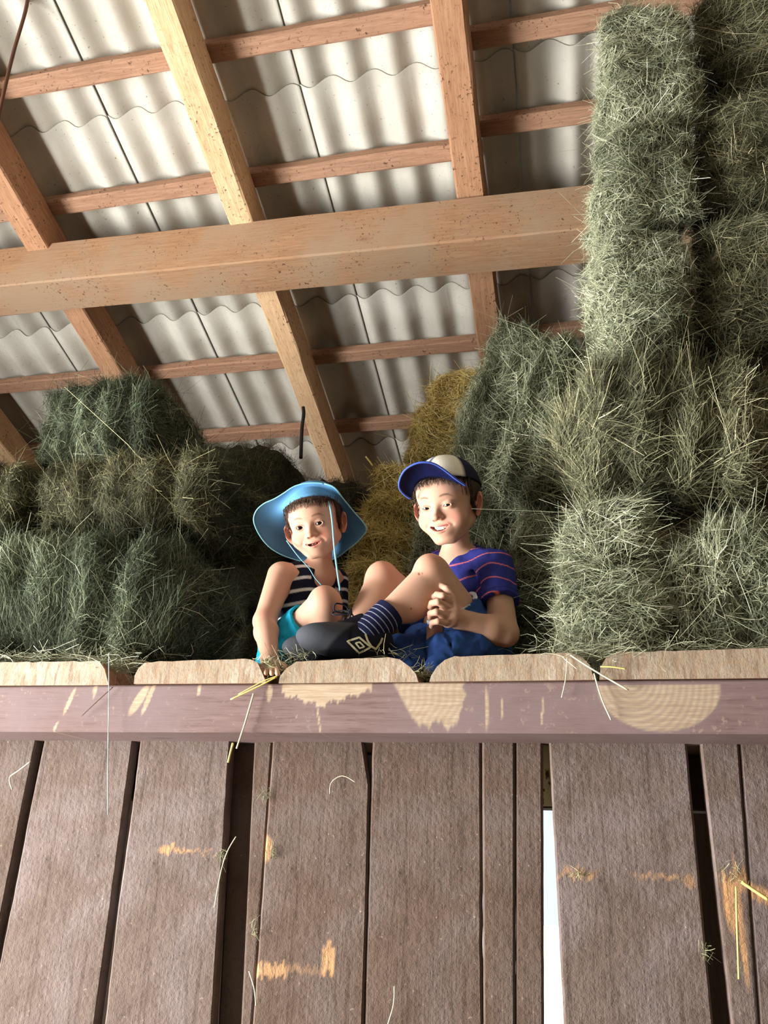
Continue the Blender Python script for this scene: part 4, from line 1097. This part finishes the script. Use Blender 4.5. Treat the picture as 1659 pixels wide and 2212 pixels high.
# denim shorts
G = Grid(np.minimum(np.minimum(HL, HR), K1)-.14, np.maximum(HL, HR)+.15, .0034)
G.add(ell(MidH, (.118, .100, .085), RB), .0)
kn = HL+(K1-HL)*.60; G.add(cone(HL, kn, .078, .066), .03)
kn2 = HR+(K2-HR)*.45; G.add(cone(HR, kn2, .078, .068), .03)
# slack cloth hanging below both thighs
G.add(cone(P(1010, 1395, 1.97), P(960, 1400, 1.93), .050, .042), .03)
G.add(cone(P(905, 1395, 2.02), P(868, 1402, 1.97), .050, .036), .03)
G.add(cone(P(905, 1420, 1.97), P(880, 1440, 1.93), .030, .028), .03)
G.add(cone(P(1000, 1425, 1.95), P(940, 1440, 1.90), .035, .028), .03)
r_ = np.random.default_rng(9)
for i in range(16):
    c = P(r_.uniform(850, 1010), r_.uniform(1340, 1440), 1.90); G.sub(cone(c, c+r_.normal(0, .03, 3), .004, .003), .014)
G.sub(cone(kn-(K1-HL)*.10, kn+(K1-HL)*.6, .054, .072), .003)
dth = nrm(K1-HL); G.clip(endclip(HL, dth, np.linalg.norm(K1-HL)*.55))
denim = np.array(srgb(46, 78, 140))
def dcol(V):
    C = np.tile(denim, (len(V), 1)); n = np.array([noise.noise(Vector((v*22).tolist())) for v in V]); C *= (1+.45*n)[:, None]
    t = (V-HL)@dth; C[(t > np.linalg.norm(K1-HL)*.535) & (np.linalg.norm(np.cross(V-HL, dth), axis=1) < .074) & (V[:, 2] > P(940, 1345, 1.93)[2])] = srgb(200, 208, 216); return np.clip(C, 0, 1)
put('shorts', G, M['denim'], rB, dcol, wr=.010, wf=22, label='blue denim shorts with a pale turned hem')

# sock and shoes
sockc = np.array(srgb(24, 28, 60))
def sock(K, A, up, root, r0=.036):
    d = nrm(K-A); top = A+d*up; G = Grid(np.minimum(A, top)-.07, np.maximum(A, top)+.07, .0015)
    G.add(cone(A-d*.03, top, r0+.002, r0+.003), 0); G.sub(cone(top-d*.006, top+d*.04, r0-.004, r0+.001), .001)
    def f(p): return (p-top)@d
    G.clip(f)
    def c(V):
        C = np.tile(sockc, (len(V), 1)); t = ((V-A)@d)/.0128; m = np.clip((.085-np.abs(t % 1-.5))/.05, 0, 1)*(t < (up-.014)/.0128); C = C*(1-m[:, None])+np.array(srgb(180, 186, 206))*m[:, None]; return C
    put('sock', G, M['cloth'], root, c)
def shoe(toe, heel, ank, root, top=(0, 0, 1.), main=False):
    x = nrm(toe-heel); u = nrm(np.array(top)-x*(np.array(top)@x)); s_ = np.cross(x, u)
    if s_@(CP-toe) < 0: s_ = -s_
    R = np.stack([x, s_, u], 1); L = np.linalg.norm(toe-heel); o = heel
    w = lambda a, b, c: o+R@np.array([a*L, b, c])
    G = Grid(np.minimum(np.minimum(toe, heel), ank)-.06, np.maximum(np.maximum(toe, heel), ank)+.06, .0024)
    G.add(ell(w(.78, 0, .022), (.060, .042, .030), R), 0)
    G.add(ell(w(.28, 0, .016), (.070, .034, .036), R), .03)
    G.add(ell(w(.10, 0, .035), (.032, .031, .045), R), .02)
    G.add(cone(w(.66, 0, .028), w(.28, 0, .060), .026, .030), .020)
    G.add(ell(w(.5, 0, .012), (.085, .036, .027), R), .03)
    f0 = lambda p: -((p-o)@u)-.016
    G.clip(f0)
    up = ank-w(.22, 0, .05); G.sub(cone(w(.22, 0, .062), ank+nrm(ank-w(.25, 0, .03))*.08, .028, .036), .003)
    # lace grooves
    for k in range(4): G.sub(cone(w(.44+.07*k, -.03, .085-.010*k), w(.44+.07*k, .03, .085-.010*k), .006, .006), .006)
    blk, gry = np.array(srgb(22, 23, 32)), np.array(srgb(66, 69, 75))
    def c(V):
        q = (V-o)@R; t = q[:, 0]/L; C = np.tile(blk, (len(V), 1))
        m = np.clip((t-.60+5*(q[:, 2]-.002))/.06, 0, 1)*np.clip((.052-q[:, 2])/.006, 0, 1); C = C*(1-m[:, None])+gry*m[:, None]
        return C
    ob = put('shoe', G, M['rubber'], root, c)
    # laces
    mb = MB()
    for k in range(4):
        a = .42+.075*k; zt = .083-.0115*k
        pts = [w(a, -.022, zt-.010), w(a+.02, 0, zt+.005), w(a+.03, .022, zt-.010)]; mb.add(*tube_vf(smooth_path(pts, 4), .0022, 5))
        pts = [w(a, .022, zt-.010), w(a+.02, 0, zt+.006), w(a+.03, -.022, zt-.010)]; mb.add(*tube_vf(smooth_path(pts, 4), .0022, 5))
    b0 = w(.42, .0, .090)
    if main:
        for sg in (1, -1):
            pts = [b0, b0+R@np.array([.018, .012*sg, .014]), b0+R@np.array([.042, .020*sg, .012]), b0+R@np.array([.040, .008*sg, -.002]), b0]; mb.add(*tube_vf(smooth_path(pts, 5), .0020, 5))
        mb.add(*tube_vf(smooth_path([b0, b0+R@np.array([.006, .024, .0]), b0+R@np.array([.012, .030, -.02])], 5), .0018, 5))
    mb.build('lace', plain('lace_dark', srgb(30, 32, 44)), ob, smooth=True)
    if main:
        me = ob.data; mw = Matrix.LocRotScale(rB.location, None, None) @ Matrix.LocRotScale(ob.location, None, None)
        bv = BVHTree.FromPolygons([mw @ v.co for v in me.vertices], [tuple(p.vertices) for p in me.polygons])
        def on(px, py):
            d = Vector(nrm(ray(px, py)).tolist()); h = bv.ray_cast(Vector(CP.tolist()), d)
            return None if h[0] is None else np.array(h[0])+np.array(h[1] if h[1].dot(d) < 0 else -h[1])*.0008
        def strip(loop, wd, closed=True):
            mbb = []; pts = []
            n = len(loop); seg = n if closed else n-1
            for i in range(seg):
                a, b = np.array(loop[i], float), np.array(loop[(i+1) % n], float)
                for k in range(6): pts.append(a+(b-a)*k/6)
            if not closed: pts.append(np.array(loop[-1], float))
            V = []; m_ = len(pts); Fc = []
            cc = np.mean(pts, 0)
            for i, p in enumerate(pts):
                t = pts[(i+1) % m_]-pts[i-1] if closed or 0 < i < m_-1 else (pts[1]-pts[0] if i == 0 else pts[-1]-pts[-2])
                nn = np.array([-t[1], t[0]]); nn = nn/(np.linalg.norm(nn)+1e-9)*wd/2
                A_, B_ = on(*(p+nn)), on(*(p-nn))
                if A_ is None or B_ is None: return [], []
                V += [A_, B_]
            for i in range(m_ if closed else m_-1): Fc.append((2*i, 2*i+1, (2*i+3) % (2*m_), (2*i+2) % (2*m_)))
            return V, Fc
        lg = MB()
        for loop, wd, cl in (([(750, 1385), (776, 1377), (801, 1398), (776, 1410)], 4.2, True), ([(768, 1389), (777, 1387), (787, 1397), (777, 1400)], 3.4, True),
                             ([(789, 1370), (794, 1384), (802, 1396), (812, 1402), (822, 1388), (826, 1378)], 4.2, False)):
            V, Fc = strip(loop, wd, cl)
            if V: lg.add(V, Fc)
        if lg.V: lg.build('logo', plain('logo_cream', srgb(206, 202, 164), .6), ob)['label'] = 'cream double diamond emblem with a curved mark'
    return ob
deck = ZD
t1, h1 = P(655, 1392, 1.80), P(832, 1406, 1.87)
shoe(t1, h1, A1, rB, top=(0.10, .30, .95), main=True)
sock(K1, A1, .050, rB)
t2, h2 = P(632, 1418, 1.85), P(775, 1428, 1.93)
shoe(t2, h2, A2, rB, top=(0, .1, 1))
sock(K2, A2, .045, rB)

# cap: dome, visor
def capdome():
    V = []; Fc = []; n, m = 24, 48
    for i in range(n+1):
        th = math.radians(2+84*i/n)
        for j in range(m):
            ph = 2*math.pi*j/m
            V.append((math.sin(th)*math.cos(ph), math.sin(th)*math.sin(ph), math.cos(th)))
    for i in range(n):
        for j in range(m): Fc.append((i*m+j, (i+1)*m+j, (i+1)*m+(j+1) % m, i*m+(j+1) % m))
    return np.array(V), Fc
V, Fc = capdome()
tl = math.radians(17)      # tipped back a little
q = V*np.array([.0825, .0985, .0830]); y, z = q[:, 1].copy(), q[:, 2].copy()
q[:, 1] = y*math.cos(tl)-z*math.sin(tl); q[:, 2] = y*math.sin(tl)+z*math.cos(tl); q[:, 2] = -0+q[:, 2]
q = q+np.array([0, -.020, .036])
az = np.arctan2(V[:, 0], V[:, 1])+math.radians(8)           # 0 = front, + = image right
C = np.tile(np.array(srgb(26, 28, 52)), (len(V), 1)); wf = (np.abs(az) < math.radians(62))
C[wf] = srgb(226, 222, 206); C[(np.abs(az) < math.radians(4))] = srgb(38, 42, 78)
C[(az < -math.radians(4)) & wf] = srgb(196, 204, 232)
nside = len(V); inn = q*.97+np.array([0, -.020, .036])*.03
Vd = np.array([hB.w(v) for v in np.concatenate([q, inn])])
m = 48; last = 24*m; F2 = Fc+[tuple(i+nside for i in f)[::-1] for f in Fc]+[(last+j, last+nside+j, last+nside+(j+1) % m, last+(j+1) % m) for j in range(m)]
capo = empty('cap', tuple(hB.w((0, 0, .06)))); capo.parent = rB; capo.location = Vector(hB.w((0, 0, .06)).tolist())-rB.location
mesh_obj('crown', Vd, F2, M['cloth'], capo, smooth=True, attrs={'Col': np.concatenate([C, C*.4])})['label'] = 'cap crown with white front panels and navy sides'
def tow(px, py, d):          # point on the view ray, d metres nearer than the head centre
    rd = nrm(ray(px, py)); D = (hB.c-CP)@nrm(hB.c-CP); return CP+rd*(D-d)/(rd@nrm(hB.c-CP))
outer = [(887, 1079, .050), (874, 1070, .062), (864, 1058, .080), (862, 1046, .095), (866, 1031, .110), (875, 1017, .122), (889, 1007, .130), (905, 1001, .134), (922, 1000, .134), (937, 1003, .130), (952, 1011, .122), (966, 1021, .112), (981, 1033, .100), (994, 1042, .086), (1006, 1050, .072)]
inner = [(890, 1080, .040), (891, 1070, .052), (894, 1058, .062), (898, 1050, .070), (904, 1043, .076), (911, 1038, .080), (919, 1035, .083), (928, 1033, .086), (938, 1032, .088), (948, 1032, .088), (958, 1033, .087), (969, 1036, .084), (981, 1041, .079), (994, 1047, .072), (1005, 1052, .066)]
no = len(outer); V = []; Fc = []; k_ = 8
oo = np.array(smooth_path([tow(*p) for p in outer], 4)); ii = np.array(smooth_path([tow(*p) for p in inner], 4)); upv = hB.R[:, 2]; no = len(oo)
for lay in (0, 1):
    for i in range(no):
        for k in range(k_+1):
            t = k/k_; p = ii[i]*(1-t)+oo[i]*t+upv*(.010*math.sin(math.pi*t)*math.sin(math.pi*i/(no-1)))+upv*.0032*lay*(1 if 0 < i < no-1 else .5)
            V.append(p)
W1 = k_+1; LN = no*W1
for i in range(no-1):
    for k in range(k_):
        a = i*W1+k; Fc.append((a, a+1, a+W1+1, a+W1)); Fc.append((LN+a, LN+a+W1, LN+a+W1+1, LN+a+1))
    a = i*W1+k_; Fc.append((a, LN+a, LN+a+W1, a+W1)); a = i*W1; Fc.append((a, a+W1, LN+a+W1, LN+a))
for i in (0, no-1):
    for k in range(k_): a = i*W1+k; Fc.append((a, LN+a, LN+a+1, a+1))
mesh_obj('visor', V, Fc, M['cloth'], capo, smooth=True, attrs={'Col': np.where((np.arange(len(V)) < LN)[:, None], np.array(srgb(15, 22, 66)), np.array(srgb(44, 66, 158)))})['label'] = 'curved royal blue visor'
V, Fc = tube_vf(list(oo+upv*.0016), .0026, 6); mesh_obj('visor_edging', V, Fc, M['cloth'], capo, smooth=True, attrs={'Col': np.tile(np.array(srgb(74, 98, 190)), (len(V), 1))})

# ================= the younger child (left): blue sun hat, striped tank top, turquoise shorts
rA = empty('person', tuple(P(650, 1480, 2.05)), 'younger child in a wide blue sun hat and striped sleeveless top, sitting', 'person')
hA = Head(680, 1132, 1.99, 13.5, 13, 2, .96)
Na = P(690, 1232, 2.06)
SRa, SLa = P(606, 1243, 2.00), P(724, 1256, 2.14)
Ea, Wa = P(572, 1342, 1.93), P(583, 1424, 1.84)
Hra, Hla = P(620, 1408, 2.02), P(700, 1412, 2.12)
Ka, Aa = P(702, 1305, 1.93), P(697, 1412, 1.97)
Kb, Ab = P(775, 1425, 2.10), P(715, 1450, 2.02)
for n_, a_, b_ in (('shoulders', SRa, SLa), ('uparm', SRa, Ea), ('forearm', Ea, Wa), ('thigh', Hra, Ka), ('shin', Ka, Aa), ('torso', Na, (Hra+Hla)/2)):
    print('A', n_, round(float(np.linalg.norm(a_-b_)), 3))
hdc = P(585, 1440, 1.81)
fA = [(hA.c-np.array([.105, .115, .105]), hA.c+np.array([.105, .115, .105]), .0016), (hdc-.04, hdc+.04, .0024)]
allA = np.array([hA.c, SRa, SLa, Ea, Wa, Hra, Hla, Ka, Aa, Kb, Ab])
G = Grid(allA.min(0)-.12, allA.max(0)+.14, .0042, fA)
build_head(G, hA, .75, .0222, -.0905, .003, .0062)
G.add(cone(hA.w((0, -.026, -.050)), Na, .031, .034), .018)
mH, mS = (Hra+Hla)/2, (SRa+SLa)/2; Ca = mS+(mH-mS)*.38
ax_ = nrm(SLa-SRa); az_ = nrm(mS-mH); af = np.cross(ax_, az_); af = af*np.sign(af@(CP-mS)); RA = np.stack([ax_, af, nrm(np.cross(ax_, af))], 1)
G.add(ell(Ca, (.084, .062, .110), RA), .03).add(ell(mH+az_*.02, (.082, .070, .075), RA), .04)
G.add(cone(Na-[0, 0, .018], SRa+(SLa-SRa)*.06, .030, .033), .03).add(cone(Na-[0, 0, .018], SLa, .030, .033), .03)
arm(G, SRa, Ea, Wa, .035, .028, .029, .020)
arm(G, SLa, P(716, 1345, 2.22), P(735, 1425, 2.16), .030, .027, .028, .020)
G.add(ell(P(735, 1445, 2.14), (.02, .03, .012)), .01)
for k in range(5): finger(G, [P(727+5*k, 1447, 2.13), P(723+7*k, 1453, 2.09)], .006, .005)
leg(G, Hra, Ka, Aa, .058, .041, .036, .027, calf=np.array([.006, .016, 0]), kd=np.array([.0, -.010, .006]))
leg(G, Hla, Kb, Ab, .055, .039, .034, .026)
G.add(ell(Aa+np.array([.0, -.025, -.030]), (.026, .050, .018)), .02)
# planted hand over the plank edge
G.add(cone(Wa, hdc, .020, .019), .012); G.add(ell(P(585, 1440, 1.80), (.026, .020, .014)), .010)
for k, dx in enumerate((-20, -8, 4, 15)):
    finger(G, [P(585+dx*.6, 1438, 1.79), P(583+dx, 1444, 1.765), P(583+dx*1.1, 1455, 1.752)], .0078, .006)
finger(G, [P(598, 1432, 1.81), P(610, 1436, 1.79), P(616, 1442, 1.775)], .008, .0065)
def bodyA(V):
    C = np.tile(SKIN*1.02, (len(V), 1)); head_paint(hA, V, C, .0222, srgb(120, 86, 66), .75, .0062)
    for K in (Ka, Ea):
        d = np.linalg.norm(V-(K+[0, -.03, .02]), axis=1); m = (.30*np.exp(-(d/.025)**2))[:, None]; C[:] = C*(1-m)+np.array(srgb(206, 126, 104))*m
    return np.clip(C, 0, 1)
put('body', G, M['skin'], rA, bodyA)
eyes_teeth(hA, rA, (0, 0), .0222, .75, .0062)
def keepA(x, y, z): return np.minimum(.058+.10*np.abs(x)-z, np.maximum(y-.012, -(z+.050)))
fr = []
for t in np.linspace(-1, 1, 36):
    a_ = t*1.2; x = .070*math.sin(a_); y = -.012+.088*math.cos(a_)
    drop = .006+.008*abs(math.sin(t*7+1))+(.010 if t < -.75 else 0)
    fr.append(((x, y-.004, .072-.012*abs(t)), (x-.002+rr.normal(0, .002), y+.003, .060-drop-.030*abs(t)**2)))
for s_ in (-1, 1):
    for k in range(7):
        zz = .045-.011*k; fr.append(((s_*.0745, .010, zz+.012), (s_*.0730, .024-.0022*k, zz-.010)))
cap_hair(hA, rA, 'hairb', 8, keepA, fr)
# tank top
nv, wt = np.array(srgb(20, 24, 42)), np.array(srgb(206, 206, 204))
lo_, hi_ = np.minimum(SRa, SLa)-.12, np.maximum(SRa, SLa)+.12; lo_[2] = mH[2]-.07; lo_ = np.minimum(lo_, mH-.12)
G = Grid(lo_, hi_, .0021); inf = .007
G.add(ell(Ca, (.084+inf, .062+inf, .110+inf), RA), 0).add(ell(mH+az_*.02, (.082+inf, .070+inf, .075+inf), RA), .04)
SRi, SLi = SRa+(SLa-SRa)*.24, SLa+(SRa-SLa)*.2
G.add(cone(Na-[0, 0, .018], SRi, .030+inf, .033+inf), .025).add(cone(Na-[0, 0, .018], SLi, .030+inf, .033+inf), .025)
upa = nrm(hA.w((0, -.026, -.050))-Na)
G.sub(cone(Na-upa*.005, Na+upa*.12, .041, .055), .004)
G.sub(ell(Na+af*.055-az_*.030, (.046, .040, .050), RA), .004)
G.sub(cone(SRa-ax_*.05+az_*.05, SRa-ax_*.012-az_*.040, .042, .040), .004)
G.add(cone(SLa, SLa-az_*.06, .037, .037), .01)
for i in range(6):
    c = Ca+af*.07-az_*(.02*i)+ax_*(.02*(i % 3-1)); G.sub(cone(c, c+ax_*.04-az_*.02, .003, .002), .010)
def tcol(V):
    C = np.tile(nv, (len(V), 1)); t = (V-mS)@az_+.006*np.sin((V-mS)@ax_*45)
    ph = (t/.033+.25) % 1; m = np.clip((.15-np.abs(ph-.5))/.05, 0, 1)[:, None]; C = C*(1-m)+wt*m
    e = (V-(Na+af*.055-az_*.030))@RA; e = np.linalg.norm(e/np.array([.053, .05, .057]), axis=1); C[e < 1] = nv
    return C
put('tank_top', G, M['cloth'], rA, tcol, wr=.003, wf=22, label='navy sleeveless top with white stripes')
# turquoise shorts
G = Grid(np.minimum(np.minimum(Hra, Hla), Wa)-.12, np.maximum(np.maximum(Hra, Hla), Ka)+.10, .003)
G.add(ell(mH, (.098, .088, .070), RA), 0)
kA = Hra+(Ka-Hra)*.66; G.add(cone(Hra, kA, .077, .058), .03); kB = Hla+(Kb-Hla)*.6; G.add(cone(Hla, kB, .066, .052), .03)
G.add(cone(P(590, 1410, 1.95), P(572, 1430, 1.86), .034, .026), .03); G.add(cone(P(640, 1390, 1.95), P(640, 1400, 1.93), .045, .040), .03)
for i in range(7): c = P(610+9*i, 1380-6*i, 1.90); G.sub(cone(c, c+np.array([.01, 0, -.05]), .003, .003), .010)
dA = nrm(Ka-Hra); G.sub(cone(kA-dA*.02, kA+dA*.08, .049, .062), .003); G.clip(endclip(Hra, dA, np.linalg.norm(Ka-Hra)*.63))
put('shorts', G, M['cloth'], rA, flat(srgb(30, 172, 212)), wr=.005, wf=22, label='bright turquoise shorts')

# wide brimmed sun hat, tipped back
def towA(px, py, d):
    cdn = nrm(hA.c-CP); rd = nrm(ray(px, py)); D = np.linalg.norm(hA.c-CP); return CP+rd*(D-d)/(rd@cdn)
brim = [(700, 1045, .030), (722, 1053, .034), (741, 1077, .026), (762, 1103, .012), (791, 1140, -.008), (776, 1166, -.030), (752, 1186, -.050), (728, 1204, -.066), (700, 1214, -.078), (668, 1215, -.082), (636, 1208, -.076), (606, 1197, -.062), (580, 1180, -.046),
        (560, 1155, -.030), (548, 1126, -.014), (553, 1104, -.004), (570, 1088, .004), (592, 1078, .010), (612, 1066, .016), (633, 1052, .022), (655, 1045, .026), (678, 1043, .029)]
def closed(pts, n=4):
    pts = [np.array(p, float) for p in pts]; m = len(pts); out = []
    for i in range(m):
        p0, p1, p2, p3 = pts[i-1], pts[i], pts[(i+1) % m], pts[(i+2) % m]
        for k in range(n):
            t = k/n; out.append(.5*((2*p1)+(-p0+p2)*t+(2*p0-5*p1+4*p2-p3)*t*t+(-p0+3*p1-3*p2+p3)*t**3))
    return np.array(out)
out_ = closed([towA(*p) for p in brim]); nb = len(out_)
def band(a):                # head opening in head coordinates; a: 0 = crown side (front), increasing clockwise as seen
    x = .0785*math.sin(a); s2 = math.cos(a)
    return np.array([x, -.020+.075*s2*(1 if s2 > 0 else .95), .036+.040*s2])
angs = []
for p in out_:
    l = (p-hA.c)@hA.R; angs.append(math.atan2(l[0], l[2]-.01))
inn_ = np.array([hA.w(band(a)) for a in angs])
rings = 12; V = []; Fc = []
for lay in (0, 1):
    for k in range(rings+1):
        t = k/rings
        for i in range(nb):
            p = inn_[i]*(1-t)+out_[i]*t; p = p-hA.R[:, 1]*(.012*math.sin(math.pi*t))-hA.R[:, 1]*.0024*lay+hA.R[:, 1]*.0006*math.sin(t*rings*6.28/2)
            V.append(p)
LN = (rings+1)*nb
for k in range(rings):
    for i in range(nb):
        a, b = k*nb+i, k*nb+(i+1) % nb; Fc += [(a, b, b+nb, a+nb), (LN+a, LN+a+nb, LN+b+nb, LN+b)]
for i in range(nb):
    a, b = rings*nb+i, rings*nb+(i+1) % nb; Fc.append((a, b, LN+b, LN+a))
hato = empty('sun_hat', tuple(hA.w((0, -.05, .04)))); hato.parent = rA; hato.location = Vector(hA.w((0, -.05, .04)).tolist())-rA.location
blue = np.array(srgb(92, 148, 194)); C = np.tile(blue, (len(V), 1))
ob = mesh_obj('brim', V, Fc, M['cloth'], hato, smooth=True, attrs={'Col': C}); ob['label'] = 'wide floppy light blue brim'
V, Fc = tube_vf(list(out_-hA.R[:, 1]*.001)+[out_[0]-hA.R[:, 1]*.001], .0018, 8); mesh_obj('brim_edging', V, Fc, M['cloth'], hato, smooth=True, attrs={'Col': np.tile(np.array(srgb(140, 206, 226)), (len(V), 1))})
# crown of the hat
V = []; Fc = []; kk = 12
for k in range(kk+1):
    t = k/kk
    for i in range(nb):
        b0 = band(angs[i]); c0 = np.array([0, -.030, .036]); apex = np.array([0, -.095, .118])
        rad = math.cos(t*math.pi/2*.98)**.55; V.append(hA.w(c0+(b0-c0)*rad*1.02+(apex-c0)*math.sin(t*math.pi/2)*.82))
for k in range(kk):
    for i in range(nb): a, b = k*nb+i, k*nb+(i+1) % nb; Fc.append((a, b, b+nb, a+nb))
Fc.append(tuple(kk*nb+i for i in range(nb)))
ob = mesh_obj('crown', V, Fc, M['cloth'], hato, smooth=True, attrs={'Col': np.tile(blue, (len(V), 1))}); so_ = ob.modifiers.new('sol', 'SOLIDIFY'); so_.thickness = .002
# chin cord with toggle
cord = plain('cord_light_blue', srgb(136, 196, 220), .6)
def cordp(pts, r): return tube_vf(smooth_path([towA(*p) for p in pts], 5), r, 6)
mb = MB(); mb.add(*cordp([(619, 1168, .035), (632, 1186, .062), (647, 1205, .066), (668, 1228, .062), (680, 1248, .060), (694, 1264, .066)], .0012))
mb.add(*cordp([(706, 1078, .030), (713, 1096, .062), (718, 1130, .070), (722, 1180, .076), (728, 1230, .080), (735, 1277, .078)], .0024))
mb.build('chin_cord', cord, hato, smooth=True)
mb = MB(); mb.add(*cordp([(734, 1276, .078), (736, 1284, .079), (738, 1292, .078)], [.0045]*11)); mb.build('cord_toggle', plain('toggle_black', srgb(26, 26, 28), .4), hato, smooth=True)
mb = MB(); mb.add(*cordp([(738, 1292, .078), (733, 1312, .076), (729, 1332, .074), (725, 1352, .072)], .0012)); mb.build('cord_end', plain('cord_dark', srgb(60, 70, 84), .6), hato, smooth=True)
